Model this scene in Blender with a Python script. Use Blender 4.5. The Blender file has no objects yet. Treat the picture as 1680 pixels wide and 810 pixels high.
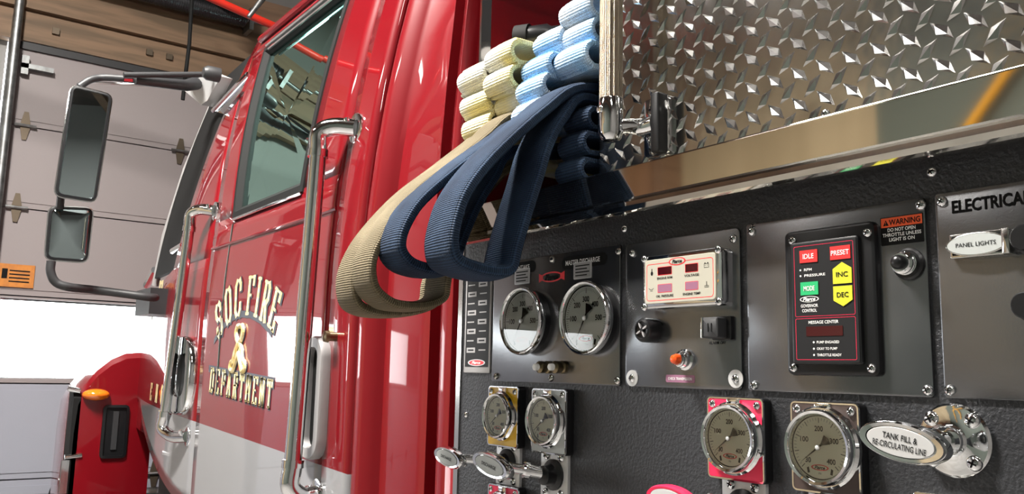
import bpy, bmesh, math, random
from mathutils import Vector, Matrix
C = bpy.context.scene.collection
random.seed(7)
PI = math.pi
# ------------------------------------------------------------------ camera
F = 1400.0
_a = Vector((-1040., -183., -F)).normalized()
_z = Vector((210., 9500., -1400.)); _z = (_z - _a * _z.dot(_a)).normalized()
_X = -_a; _Y = _z.cross(_X)
R = Matrix((_X, _Y, _z))                      # camera-to-world rotation
CAM = Vector((0, -.95, 1.6))
cam_d = bpy.data.cameras.new('camera'); cam = bpy.data.objects.new('camera', cam_d); C.objects.link(cam)
cam_d.sensor_width = 36; cam_d.lens = F / 1680 * 36; cam_d.clip_start = .02
cam.matrix_world = Matrix.Translation(CAM) @ R.to_4x4()
bpy.context.scene.camera = cam
# ------------------------------------------------------------------ view, sky, added lamps
vs = bpy.context.scene.view_settings
vs.view_transform = 'Standard'; vs.look = 'None'; vs.gamma = 1; vs.use_curve_mapping = False
vs.exposure = -.25
w = bpy.data.worlds.new('sky'); bpy.context.scene.world = w; w.use_nodes = True
w.node_tree.nodes['Background'].inputs[0].default_value = (.93, .97, 1, 1)
w.node_tree.nodes['Background'].inputs[1].default_value = 13.0
LAMPS = [(-2.2, -1.5), (.4, -1.6), (-3.6, -3.6), (2.4, -2.6), (-4.4, 2.2)]  # added overhead fill lamps; the first is the key over the hose bed
LAMP_W = [760, 15, 30, 60, 0.5]

# ------------------------------------------------------------------ pixel helpers (photo measured on real planes)
def ray(px, py): return R @ Vector((px - 840, -(py - 405), -F))
def at(px, py, Y=0.):
    d = ray(px, py); return CAM + d * ((Y - CAM.y) / d.y)
def atX(px, py, X):
    d = ray(px, py); return CAM + d * ((X - CAM.x) / d.x)
def tum(z): return .085 * ((z - 1.75) / .8) ** 2 if z > 1.75 else 0.
def fcv(x): return .1 * ((-3.45 - x) / 1.15) ** 2 if x < -3.45 else 0.
def sk(x, z): return tum(z) + fcv(x)
def cabp(px, py):
    y = .05
    for i in range(30):
        p = at(px, py, y); y = .5 * y + .5 * sk(p.x, p.z)
    return p
# ------------------------------------------------------------------ materials
def nt(name):
    m = bpy.data.materials.new(name); m.use_nodes = True
    return m, m.node_tree, m.node_tree.nodes['Principled BSDF']
def mat(name, col, metal=0., rough=.5, bump=None, coat=0., spec=.5, vary=None, emit=None, aniso=None):
    m, t, b = nt(name)
    b.inputs['Base Color'].default_value = (*col, 1); b.inputs['Metallic'].default_value = metal
    b.inputs['Roughness'].default_value = rough; b.inputs['Coat Weight'].default_value = coat
    b.inputs['Coat Roughness'].default_value = .03; b.inputs['Specular IOR Level'].default_value = spec
    tc = t.nodes.new('ShaderNodeTexCoord')
    if bump:
        n = t.nodes.new('ShaderNodeTexNoise'); n.inputs['Scale'].default_value = bump[0]; n.inputs['Detail'].default_value = bump[2] if len(bump) > 2 else 2
        t.links.new(tc.outputs['Object'], n.inputs['Vector'])
        bp = t.nodes.new('ShaderNodeBump'); bp.inputs['Strength'].default_value = bump[1]; bp.inputs['Distance'].default_value = bump[3] if len(bump) > 3 else .002
        t.links.new(n.outputs['Fac'], bp.inputs['Height']); t.links.new(bp.outputs[0], b.inputs['Normal'])
        if coat: t.links.new(bp.outputs[0], b.inputs['Coat Normal'])
    if vary:   # (scale, colour2)
        n2 = t.nodes.new('ShaderNodeTexNoise'); n2.inputs['Scale'].default_value = vary[0]; n2.inputs['Detail'].default_value = 5
        mp = t.nodes.new('ShaderNodeMapping'); mp.inputs['Scale'].default_value = vary[2] if len(vary) > 2 else (1, 1, 1)
        t.links.new(tc.outputs['Object'], mp.inputs[0]); t.links.new(mp.outputs[0], n2.inputs['Vector'])
        mx = t.nodes.new('ShaderNodeMixRGB'); mx.inputs[1].default_value = (*col, 1); mx.inputs[2].default_value = (*vary[1], 1)
        cr = t.nodes.new('ShaderNodeValToRGB'); cr.color_ramp.elements[0].position = .42; cr.color_ramp.elements[1].position = .62
        t.links.new(n2.outputs['Fac'], cr.inputs[0]); t.links.new(cr.outputs[0], mx.inputs[0]); t.links.new(mx.outputs[0], b.inputs['Base Color'])
    if emit:
        b.inputs['Emission Color'].default_value = (*emit[0], 1); b.inputs['Emission Strength'].default_value = emit[1]
    return m
RED = (.165, .002, .006)
M = {}
M['red'] = mat('red_paint', RED, 0, .38, (2.2, .34, 1, .02), 1., .2)
M['dkred'] = mat('deep_red_paint', (.2, .004, .008), 0, .35, (5, .3, 2, .01), 1., .2)
M['chrome'] = mat('chrome', (.86, .87, .88), 1, .06)
M['steel'] = mat('brushed_stainless', (.62, .61, .58), 1, .13, (3, .05, 2, .01))
M['alu'] = mat('knurled_aluminium', (.3, .25, .19), 1, .4)
M['tread'] = mat('tread_plate', (.66, .65, .63), 1, .14, (9, .28, 3, .006), vary=(6, (.45, .44, .42)))
M['rail'] = mat('mirror_stainless', (.66, .63, .57), 1, .045, (2.5, .05, 1, .01))
M['vinyl'] = mat('black_embossed_vinyl', (.035, .036, .04), .3, .34, (200, .75, 5, .003), spec=.5)
M['plate'] = mat('grey_anodised_plate', (.185, .19, .2), .9, .24, (400, .12, 2, .0004), vary=(7, (.24, .24, .25)))
M['plastic'] = mat('black_plastic', (.008, .008, .009), 0, .3, spec=.4)
M['satin'] = mat('satin_black', (.025, .025, .027), 0, .5)
M['rubber'] = mat('black_rubber', (.008, .008, .008), 0, .75, spec=.2)
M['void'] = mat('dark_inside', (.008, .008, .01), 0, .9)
M['face'] = mat('overlay_black', (.012, .012, .013), 0, .5, spec=.25)
M['white'] = mat('white_print', (.8, .8, .78), 0, .5)
M['cream'] = mat('cream_overlay', (.42, .4, .33), 0, .35)
M['dial'] = mat('gauge_dial', (.9, .89, .74), 0, .6)
M['dialw'] = mat('gauge_dial_grey', (.75, .78, .76), 0, .6)
M['black'] = mat('black_print', (.006, .006, .006), 0, .7, spec=.15)
M['lred'] = mat('red_print', (.75, .02, .03), 0, .4)
M['mag'] = mat('magenta_red_label', (.72, .015, .07), 0, .4)
M['yel'] = mat('yellow_label', (.72, .42, .01), 0, .4)
M['wlab'] = mat('white_label', (.42, .44, .43), 0, .4)
M['dlab'] = mat('dark_bronze_label', (.07, .05, .045), .3, .35)
M['kgreen'] = mat('green_key', (.02, .4, .14), 0, .4)
M['kyel'] = mat('yellow_green_key', (.6, .58, .03), 0, .4)
M['kred'] = mat('red_key', (.8, .03, .03), 0, .4)
M['orange'] = mat('orange_print', (.85, .1, .02), 0, .45)
M['lcd'] = mat('dark_red_display', (.04, .003, .006), 0, .1)
M['lcdp'] = mat('mauve_display', (.28, .13, .2), 0, .15)
M['amber'] = mat('amber_lens', (.8, .18, .01), 0, .15, coat=1.)
M['rlens'] = mat('red_lens', (.75, .08, .01), 0, .1, coat=1.)
M['silver'] = mat('silver_tag', (.6, .6, .6), .4, .4)
M['greytag'] = mat('grey_tag', (.36, .35, .35), .2, .45)
M['brass'] = mat('tarnished_brass', (.22, .17, .1), 1, .3)
M['gold'] = mat('gold_leaf', (.8, .62, .25), .35, .4, vary=(60, (.95, .85, .55)))
M['shadow'] = mat('dark_letter_outline', (.02, .02, .035), 0, .4)
M['wood'] = mat('planed_timber', (.22, .135, .08), 0, .65, vary=(5, (.13, .085, .05), (1, .3, 4)))
M['wood2'] = mat('darker_timber', (.26, .16, .1), 0, .65, vary=(5, (.2, .12, .075), (1, .3, 4)))
M['doorp'] = mat('garage_door_skin', (.27, .235, .235), 0, .55, (90, .2, 2, .001))
M['doorw'] = mat('garage_door_lower_skin', (.3, .31, .36), 0, .55, (90, .2, 2, .001))
M['galv'] = mat('galvanised_steel', (.3, .31, .31), 1, .45, vary=(20, (.22, .22, .22)))
M['rust'] = mat('worn_hinge_metal', (.14, .11, .08), .8, .5)
M['wall'] = mat('painted_wall', (.26, .25, .24), 0, .8, (30, .2))
M['tan'] = mat('tan_panelling', (.52, .42, .27), 0, .6, vary=(3, (.44, .35, .22), (1, 1, .2)))
M['brown'] = mat('brown_panelling', (.3, .17, .1), 0, .6, vary=(3, (.24, .13, .07), (1, 1, .2)))
M['ggreen'] = mat('grey_green_board', (.12, .14, .12), 0, .6)
M['ceil'] = mat('dark_ceiling', (.09, .075, .07), 0, .8, vary=(2, (.13, .1, .09)))
M['conc'] = mat('polished_concrete', (.3, .29, .28), 0, .35, (8, .1), vary=(3, (.24, .23, .22)))
M['yrope'] = mat('yellow_air_line', (.85, .4, .02), 0, .4)
M['rpipe'] = mat('red_pipe', (.5, .02, .01), 0, .4)
M['osign'] = mat('orange_sign', (.55, .2, .03), 0, .5, vary=(30, (.45, .16, .03)))
M['shaftk'] = mat('torsion_spring_steel', (.05, .05, .055), .8, .4)
M['lining'] = mat('cab_lining', (.03, .035, .035), 0, .8)
M['seat'] = mat('grey_cab_upholstery', (.06, .07, .07), 0, .8)
M['lampglow'] = mat('fill_light_diffuser', (1, 1, 1), 0, .5, emit=((1, .97, .92), 6))  # glowing face of the added overhead fixtures
# painted body: red with a silver belt band whose upper edge climbs towards the front
def body_mat():
    m, t, b = nt('red_body_paint_with_silver_band')
    b.inputs['Roughness'].default_value = .38; b.inputs['Specular IOR Level'].default_value = .12; b.inputs['Coat Weight'].default_value = 1; b.inputs['Coat IOR'].default_value = 1.7; b.inputs['Coat Roughness'].default_value = .02
    g = t.nodes.new('ShaderNodeNewGeometry'); sx = t.nodes.new('ShaderNodeSeparateXYZ'); t.links.new(g.outputs['Position'], sx.inputs[0])
    def mth(op, a, b_):
        n = t.nodes.new('ShaderNodeMath'); n.operation = op
        for i, v in enumerate((a, b_)):
            if isinstance(v, (int, float)): n.inputs[i].default_value = v
            else: t.links.new(v, n.inputs[i])
        return n.outputs[0]
    up = mth('ADD', mth('MULTIPLY', sx.outputs['X'], -.042), 1.264)
    lo = mth('SUBTRACT', up, .42)
    band = mth('MULTIPLY', mth('LESS_THAN', sx.outputs['Z'], up), mth('GREATER_THAN', sx.outputs['Z'], lo))
    mx = t.nodes.new('ShaderNodeMixRGB'); mx.inputs[1].default_value = (*RED, 1); mx.inputs[2].default_value = (.27, .27, .28, 1)
    t.links.new(band, mx.inputs[0]); t.links.new(mx.outputs[0], b.inputs['Base Color'])
    tc = t.nodes.new('ShaderNodeTexCoord'); n = t.nodes.new('ShaderNodeTexNoise'); n.inputs['Scale'].default_value = 2.; n.inputs['Detail'].default_value = 1
    t.links.new(tc.outputs['Object'], n.inputs['Vector'])
    bp = t.nodes.new('ShaderNodeBump'); bp.inputs['Strength'].default_value = .16; bp.inputs['Distance'].default_value = .02
    t.links.new(n.outputs['Fac'], bp.inputs['Height']); t.links.new(bp.outputs[0], b.inputs['Coat Normal']); t.links.new(bp.outputs[0], b.inputs['Normal'])
    return m
M['body'] = body_mat()
def hose_mat(name, c1, c2, mulf=.55, ws=1.0):
    m, t, b = nt(name); b.inputs['Roughness'].default_value = .75; b.inputs['Specular IOR Level'].default_value = .25
    uv = t.nodes.new('ShaderNodeTexCoord')
    sep = t.nodes.new('ShaderNodeSeparateXYZ'); t.links.new(uv.outputs['UV'], sep.inputs[0])
    w1 = t.nodes.new('ShaderNodeTexWave'); w1.bands_direction = 'X'; w1.inputs['Scale'].default_value = 80 * ws; w1.inputs['Distortion'].default_value = .6
    w2 = t.nodes.new('ShaderNodeTexWave'); w2.bands_direction = 'Y'; w2.inputs['Scale'].default_value = 80 * ws; w2.inputs['Distortion'].default_value = .6
    mul = t.nodes.new('ShaderNodeMath'); mul.operation = 'ADD'
    for i, q in enumerate((w1, w2)): t.links.new(uv.outputs['UV'], q.inputs['Vector']); t.links.new(q.outputs['Fac'], mul.inputs[i])
    n = t.nodes.new('ShaderNodeTexNoise'); n.inputs['Scale'].default_value = 9; n.inputs['Detail'].default_value = 6
    t.links.new(uv.outputs['Object'], n.inputs['Vector'])
    cr = t.nodes.new('ShaderNodeValToRGB'); cr.color_ramp.elements[0].position = .38; cr.color_ramp.elements[1].position = .66
    cr.color_ramp.elements[0].color = (*c1, 1); cr.color_ramp.elements[1].color = (*c2, 1)
    t.links.new(n.outputs['Fac'], cr.inputs[0])
    mx = t.nodes.new('ShaderNodeMixRGB'); mx.blend_type = 'MULTIPLY'; mx.inputs[0].default_value = mulf
    sc = t.nodes.new('ShaderNodeMath'); sc.operation = 'MULTIPLY'; sc.inputs[1].default_value = .62; t.links.new(mul.outputs[0], sc.inputs[0])
    t.links.new(cr.outputs[0], mx.inputs[1]); t.links.new(sc.outputs[0], mx.inputs[2]); t.links.new(mx.outputs[0], b.inputs['Base Color'])
    bp = t.nodes.new('ShaderNodeBump'); bp.inputs['Strength'].default_value = .8; bp.inputs['Distance'].default_value = .0015
    t.links.new(mul.outputs[0], bp.inputs['Height']); t.links.new(bp.outputs[0], b.inputs['Normal'])
    return m
M['h_yel'] = hose_mat('yellow_hose_jacket', (1., .86, .34), (1., .99, .88), .2)
M['h_pale'] = hose_mat('pale_blue_hose_jacket', (.36, .64, .98), (.95, .98, 1.), .25)
M['h_navy'] = hose_mat('navy_hose_jacket', (.012, .03, .07), (.035, .072, .14), .75)
M['h_tan'] = hose_mat('tan_hose_jacket', (.2, .16, .095), (.31, .255, .16))
def glassy(name, tint, fr=1.5, rough=.0, base=.06):
    m = bpy.data.materials.new(name); m.use_nodes = True; t = m.node_tree; t.nodes.clear()
    o = t.nodes.new('ShaderNodeOutputMaterial'); mx = t.nodes.new('ShaderNodeMixShader')
    tr = t.nodes.new('ShaderNodeBsdfTransparent'); tr.inputs[0].default_value = (*tint, 1)
    gl = t.nodes.new('ShaderNodeBsdfGlossy'); gl.inputs['Roughness'].default_value = rough
    f = t.nodes.new('ShaderNodeFresnel'); f.inputs[0].default_value = fr
    ad = t.nodes.new('ShaderNodeMath'); ad.operation = 'ADD'; ad.inputs[1].default_value = base; ad.use_clamp = True
    t.links.new(f.outputs[0], ad.inputs[0]); t.links.new(ad.outputs[0], mx.inputs[0])
    t.links.new(tr.outputs[0], mx.inputs[1]); t.links.new(gl.outputs[0], mx.inputs[2]); t.links.new(mx.outputs[0], o.inputs[0])
    return m, gl
M['gglass'], _ = glassy('gauge_glass', (.99, .99, .98), 1.5, .0, .05)
M['cglass'], _g = glassy('tinted_cab_glass', (.4, .55, .52), 1.6, .0, .6); _g.inputs[0].default_value = (.62, .95, .88, 1)
# ------------------------------------------------------------------ mesh builder
class MB:
    def __init__(s): s.v = []; s.f = []; s.m = []; s.mats = []; s.uv = None
    def mi(s, m):
        if m not in s.mats: s.mats.append(m)
        return s.mats.index(m)
    def add(s, vs_, fs, m):
        o = len(s.v); k = s.mi(m); s.v += [tuple(p) for p in vs_]
        for f in fs: s.f.append([i + o for i in f]); s.m.append(k)
        return s
    def box(s, x0, x1, y0, y1, z0, z1, m):
        v = [(x, y, z) for x in (x0, x1) for y in (y0, y1) for z in (z0, z1)]
        return s.add(v, [(0, 1, 3, 2), (4, 6, 7, 5), (0, 4, 5, 1), (2, 3, 7, 6), (0, 2, 6, 4), (1, 5, 7, 3)], m)
    def rings(s, rings, m, cap0=True, cap1=True, closed=False):
        n = len(rings[0]); v = [p for r in rings for p in r]; fs = []
        K = len(rings)
        for k in range(K if closed else K - 1):
            k2 = (k + 1) % K
            for i in range(n):
                j = (i + 1) % n; fs.append((k * n + i, k * n + j, k2 * n + j, k2 * n + i))
        if not closed:
            if cap0: fs.append(tuple(range(n - 1, -1, -1)))
            if cap1: fs.append(tuple((K - 1) * n + i for i in range(n)))
        return s.add(v, fs, m)
    def prism(s, pts, yf, yb, m, bev=0.):
        """outline in (x,z); front face at yf (towards the viewer), back at yb"""
        r = [[(x, yb, z) for x, z in pts]]
        if bev:
            ins = inset(pts, bev)
            r.append([(x, yf + bev, z) for x, z in pts])
            mid = inset(pts, bev * .3); r.append([(x, yf + bev * .3, z) for x, z in mid])
            r.append([(x, yf, z) for x, z in ins])
        else: r.append([(x, yf, z) for x, z in pts])
        return s.rings(r, m)
    def lathe(s, x, z, prof, m, n=32, y=0, axis='y'):
        r = []
        for rad, yy in prof:
            ring = []
            for i in range(n):
                a = 2 * PI * i / n; c, d = rad * math.cos(a), rad * math.sin(a)
                ring.append((x + c, y + yy, z + d))
            r.append(ring)
        return s.rings(r, m)
    def tube(s, path, r, m, n=14, closed=False, caps=True):
        P = [Vector(p) for p in path]; K = len(P)
        rr = r if isinstance(r, (list, tuple)) else [r] * K
        tg = []
        for i in range(K):
            a = P[i - 1] if (i > 0 or closed) else P[i]; b = P[(i + 1) % K] if (i < K - 1 or closed) else P[i]
            tg.append((b - a).normalized())
        up = Vector((0, 0, 1)) if abs(tg[0].z) < .9 else Vector((1, 0, 0))
        nrm = (up - tg[0] * up.dot(tg[0])).normalized(); rings = []
        for i in range(K):
            nrm = (nrm - tg[i] * nrm.dot(tg[i])).normalized(); bn = tg[i].cross(nrm)
            rings.append([tuple(P[i] + (nrm * math.cos(2 * PI * j / n) + bn * math.sin(2 * PI * j / n)) * rr[i]) for j in range(n)])
        return s.rings(rings, m, caps, caps, closed)
    def text(s, body, x, z, h, y, m, width=None, rot=0., bold=0., shear=0., depth=.0003, align='CENTER', space=1.):
        cu = bpy.data.curves.new('t', 'FONT'); cu.body = body; cu.size = 1; cu.offset = bold; cu.shear = shear
        cu.align_x = align; cu.align_y = 'CENTER'; cu.resolution_u = 3; cu.extrude = .0; cu.space_character = space
        o = bpy.data.objects.new('t', cu); me = bpy.data.meshes.new_from_object(o)
        xs = [v.co.x for v in me.vertices]; ys = [v.co.y for v in me.vertices]
        if not xs: return s
        cw = max(xs) - min(xs); ch = max(ys) - min(ys); mx_, my_ = (max(xs) + min(xs)) / 2, (max(ys) + min(ys)) / 2
        sy = h / ch; sx = (width / cw) if width else sy
        ca, sa = math.cos(rot), math.sin(rot); vv = []
        for v in me.vertices:
            a, b = (v.co.x - mx_) * sx, (v.co.y - my_) * sy
            vv.append((x + a * ca - b * sa, y - depth, z + a * sa + b * ca))
        s.add(vv, [tuple(p.vertices) for p in me.polygons], m)
        bpy.data.objects.remove(o); bpy.data.meshes.remove(me); bpy.data.curves.remove(cu)
        return s
    def flat(s, pts, y, m): return s.add([(x, y, z) for x, z in pts], [tuple(range(len(pts)))], m)
    def flatring(s, outer, inner, y, m):
        n = len(outer); v = [(x, y, z) for x, z in outer] + [(x, y, z) for x, z in inner]
        return s.add(v, [(i, (i + 1) % n, n + (i + 1) % n, n + i) for i in range(n)], m)
    def build(s, name, parent=None, recalc=True, merge=False, angle=38, smooth=True, label=None):
        me = bpy.data.meshes.new(name); me.from_pydata(s.v, [], s.f)
        for m in s.mats: me.materials.append(M[m])
        me.polygons.foreach_set('material_index', s.m)
        if s.uv:
            ul = me.uv_layers.new(name='UVMap')
            for l in me.loops: ul.data[l.index].uv = s.uv[l.vertex_index]
        if recalc or merge:
            bm = bmesh.new(); bm.from_mesh(me)
            if merge: bmesh.ops.remove_doubles(bm, verts=bm.verts, dist=1e-5)
            if recalc: bmesh.ops.recalc_face_normals(bm, faces=bm.faces)
            bm.to_mesh(me); bm.free()
        me.polygons.foreach_set('use_smooth', [smooth] * len(me.polygons))
        if smooth: me.set_sharp_from_angle(angle=math.radians(angle))
        o = bpy.data.objects.new(name, me); C.objects.link(o)
        if parent:
            o.parent = parent
            pw = parent.matrix_basis if not parent.parent else parent.parent.matrix_basis @ parent.matrix_basis
            if parent.type == 'EMPTY': o.location = -parent.location
        if label: o['label'] = label
        return o
def inset(pts, d):
    n = len(pts); ar = sum(pts[i][0] * pts[(i + 1) % n][1] - pts[(i + 1) % n][0] * pts[i][1] for i in range(n)); sg = 1 if ar > 0 else -1
    out = []
    for i in range(n):
        a, b, c = Vector(pts[i - 1]), Vector(pts[i]), Vector(pts[(i + 1) % n])
        e1 = (b - a).normalized(); e2 = (c - b).normalized()
        n1 = Vector((-e1.y, e1.x)) * sg; n2 = Vector((-e2.y, e2.x)) * sg; q = n1 + n2
        if q.length < 1e-6: q = n1
        q.normalize(); k = d / max(.4, q.dot(n1)); out.append((b.x + q.x * k, b.y + q.y * k))
    return out
def rr(x0, x1, z0, z1, r, n=5):
    pts = []
    for cx, cz, a0 in ((x1 - r, z1 - r, 0), (x0 + r, z1 - r, 90), (x0 + r, z0 + r, 180), (x1 - r, z0 + r, 270)):
        for i in range(n + 1):
            a = math.radians(a0 + 90 * i / n); pts.append((cx + r * math.cos(a), cz + r * math.sin(a)))
    return pts
def el(cx, cz, a, b, n=36, rot=0.):
    o = []
    for i in range(n):
        t = 2 * PI * i / n; x, z = a * math.cos(t), b * math.sin(t)
        o.append((cx + x * math.cos(rot) - z * math.sin(rot), cz + x * math.sin(rot) + z * math.cos(rot)))
    return o
def spline(pts, k=8, closed=False):
    P = [Vector(p) for p in pts]; out = []; n = len(P)
    rng = range(n if closed else n - 1)
    for i in rng:
        p1, p2 = P[i], P[(i + 1) % n]
        p0 = P[i - 1] if (i > 0 or closed) else p1 * 2 - p2
        p3 = P[(i + 2) % n] if (i + 2 < n or closed) else p2 * 2 - p1
        for j in range(k):
            t = j / k
            out.append(.5 * ((2 * p1) + (p2 - p0) * t + (2 * p0 - 5 * p1 + 4 * p2 - p3) * t * t + (3 * p1 - p0 - 3 * p2 + p3) * t ** 3))
    if not closed: out.append(P[-1])
    return out
def empty(name, loc=(0, 0, 0), label=None, cat=None, group=None):
    o = bpy.data.objects.new(name, None); C.objects.link(o); o.location = loc; o.empty_display_size = .1
    if label: o['label'] = label
    if cat: o['category'] = cat
    if group: o['group'] = group
    return o
def tag(o, label, cat, group=None, kind=None):
    o['label'] = label; o['category'] = cat
    if group: o['group'] = group
    if kind: o['kind'] = kind
    return o
def struct(o): o['kind'] = 'structure'; return o

# ================================================================== THE ROOM
XF = -6.0; YW = -5.6; XB = 4.2; YN = 4.6; ZC = 5.3
struct(MB().box(XF - .3, XB + .2, YW - .2, YN + .2, -.12, 0, 'conc').build('floor'))
struct(MB().box(XF - .3, XB + .2, YW - .2, YN + .2, ZC, ZC + .12, 'ceil').build('ceiling'))
b = MB()
for (y0, y1, z0, z1) in ((YW - .2, -4.75, 0, ZC), (-1.22, -.5, 0, ZC), (3.4, YN + .2, 0, ZC), (-4.75, -1.22, 3.6, ZC), (-.5, 3.4, 3.6, ZC)):
    b.box(XF - .22, XF - .06, y0, y1, z0, z1, 'wall' if y0 > -4.8 else 'brown')
struct(b.build('wall_front'))
b = MB(); b.box(XF, -3.75, YW - .2, YW, 0, ZC, 'tan'); b.box(-3.75, XB, YW - .2, YW, 0, ZC, 'ggreen'); struct(b.build('wall_left'))
struct(MB().box(XB, XB + .2, YW, YN, 0, ZC, 'wall').build('wall_back'))
struct(MB().box(XF, XB, YN, YN + .2, 0, ZC, 'wall').build('wall_right'))
# timber headers over the door, a dark timber post in the far corner
b = MB(); b.box(XF - .05, XF + .03, -1.2, 3.6, 3.6, 3.79, 'wood'); b.box(XF - .05, XF + .05, -1.2, 3.6, 3.81, 4.02, 'wood')
b.box(XF - .05, XF + .005, -1.2, 3.6, 3.79, 3.81, 'wood2'); b.box(XF - .05, XF + .02, -1.2, 3.6, 4.02, 4.3, 'wood2')
for y in (-.25, .32, .45, 1.2):
    b.box(XF + .03, XF + .05, y - .02, y + .02, 3.68, 3.72, 'rust')
struct(b.build('trim_1'))
struct(MB().box(XF - .05, XF + .1, YW, YW + .28, 0, ZC, 'wood2').build('trim_2'))
b = MB()
for y in (-4.6, -3.4, -2.2, -1, .2, 1.4, 2.6): b.box(XF, XB, y - .05, y + .05, ZC - .28, ZC, 'wood2')
struct(b.build('trim_3'))
# garage doors
def garage_door(n, y0, y1, tint):
    t = empty('door_%d' % n, (XF, (y0 + y1) / 2, 0)); t['kind'] = 'structure'
    zs = [0, .45, .9, 1.47, 2.0, 2.54, 3.06, 3.6]
    for i in range(7):
        z0, z1 = zs[i] + .004, zs[i + 1] - .004; m = 'doorw' if z1 < 1.6 else 'doorp'
        b = MB()
        if i == 3:
            b.box(XF - .04, XF, y0, y1, z0, 1.5, m); b.box(XF - .04, XF, y0, y1, 1.985, z1, m)
            b.box(XF - .04, XF, y0, y0 + .05, 1.5, 1.985, m); b.box(XF - .04, XF, y1 - .05, y1, 1.5, 1.985, m)
        else:
            b.box(XF - .04, XF - .003, y0, y1, z0, z1, m)
            b.box(XF - .003, XF + .002, y0, y1, z0 + .035, z1 - .035, m)
        b.box(XF - .055, XF - .041, y0, y1, z0 - .03, z0 + .03, 'satin')
        b.build('door_section', t, smooth=False)
    MB().box(XF - .025, XF - .02, y0 + .05, y1 - .05, 1.5, 1.985, 'gglass').build('window_pane', t, smooth=False)
    y = y0 + .08
    while y < y1:
        for z in (.9, 2.54, 3.06):
            b = MB(); hp = [(y + dy, z + dz) for dy, dz in ((-.03, 0), (-.012, .09), (.012, .09), (.03, 0), (.012, -.09), (-.012, -.09))]
            b.rings([[(XF + .002, a, c) for a, c in hp], [(XF + .012, a, c) for a, c in hp]], 'rust')
            b.tube([(XF + .018, y - .06, z), (XF + .018, y + .06, z)], .01, 'galv', 8)
            b.build('hinge', t)
        y += .94
    for yy in (y0 - .03, y1 + .03):
        b = MB(); b.box(XF - .02, XF + .07, yy - .025, yy + .025, 0, 3.75, 'galv'); b.tube([(XF + .09, yy, 0), (XF + .09, yy, 3.9)], .028, 'galv', 10)
        b.build('track', t)
    b = MB(); b.box(XF + .002, XF + .02, y0, y1, 3.55, 3.595, 'satin'); b.build('top_seal', t)
    b = MB(); b.box(XF, XF + .05, y0 + .02, y0 + .2, 3.42, 3.45, 'galv'); b.box(XF, XF + .05, y0 + .02, y0 + .06, 3.38, 3.5, 'galv'); b.build('top_bracket', t)
    return t
d1 = garage_door(1, -.44, 3.35, 0); d2 = garage_door(2, -4.7, -1.26, 0)
b = MB(); b.box(XF + .003, XF + .012, -.42, -.225, 2.05, 2.19, 'osign')
for i in range(4): b.box(XF + .012, XF + .013, -.36, -.25, 2.08 + i * .022, 2.088 + i * .022, 'black')
b.box(XF + .012, XF + .0135, -.4, -.37, 2.1, 2.16, 'black')
b.build('warning_sticker', d1)
# torsion spring and shaft above the door
sp = empty('torsion_spring', (XF + .16, .4, 3.98), 'black torsion spring on its shaft along the timber header', 'spring')
b = MB(); b.tube([(XF + .16, -1.1, 4.06), (XF + .16, 3.4, 4.06)], .016, 'galv', 10); b.build('shaft', sp)
b = MB(); path = []
for i in range(1100):
    a = i * .5; path.append((XF + .16 + .052 * math.cos(a), -.35 + i * .00115, 4.06 + .052 * math.sin(a)))
b.tube(path, .011, 'shaftk', 5); b.build('coil', sp)
for yy in (-.4, .95):
    b = MB(); b.box(XF + .03, XF + .2, yy - .015, yy + .015, 3.98, 4.14, 'galv'); b.build('bearing_bracket', sp)
# opener rail, cord, red pipe
op = empty('door_opener_rail', (-4.6, .75, 4.2), 'galvanised opener rails hanging over the garage door', 'rail')
for dy in (-.05, .05):
    b = MB(); b.box(-5.8, -3.6, .62 + dy - .012, .62 + dy + .012, 4.12, 4.17, 'galv'); b.build('rail_bar', op, smooth=False)
b = MB(); b.box(-5.3, -5.2, .52, .72, 4.04, 4.12, 'galv'); b.build('trolley', op, smooth=False)
b = MB(); b.box(-3.66, -3.62, .5, .54, 4.17, ZC, 'galv'); b.box(-3.66, -3.62, .7, .74, 4.17, ZC, 'galv'); b.build('hanger', op, smooth=False)
p0, p1 = atX(308, 70, -5.25), atX(305, 118, -5.25)
tag(MB().tube([(-5.25, p0.y, 4.04), (-5.25, p0.y + .01, p0.z), (-5.25, p1.y, p1.z), (-5.25, p1.y - .005, 3.2)], .012, 'rubber', 8).build('release_cord'), 'black emergency release cord hanging from the opener rail', 'cord')
p0, p1 = atX(330, -10, -4.6), atX(425, 32, -4.6)
tag(MB().tube([p0 + (p0 - p1) * ((ZC - p0.z) / abs(p0.z - p1.z) if abs(p0.z - p1.z) > .01 else 8), p0, p1, p1 + (p1 - p0) * 2], .022, 'rpipe', 10).build('pipe'), 'red sprinkler pipe running under the dark ceiling', 'pipe')
p0, p1 = atX(437, -10, -4.4), atX(408, 28, -4.4)
tag(MB().tube([p0 + (p0 - p1) * ((ZC - p0.z) / abs(p0.z - p1.z)), p0, p1], [.02, .018, .012], 'galv', 10).build('pipe_hanger'), 'thin grey strut hanging beside the red pipe', 'strut')
# air line draped on the far wall
pa = [(-4.4, -5.45, ZC - .1), (-2.3, -5.45, 4.25), (-3.15, -5.5, 3.2), (-2.9, -5.5, 2.9), (-2.2, -5.5, 3.4)]
tag(MB().tube(spline(pa[1:], 8), .035, 'yrope', 10).build('air_line'), 'yellow air line draped across the grey green far wall', 'hose')
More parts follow.
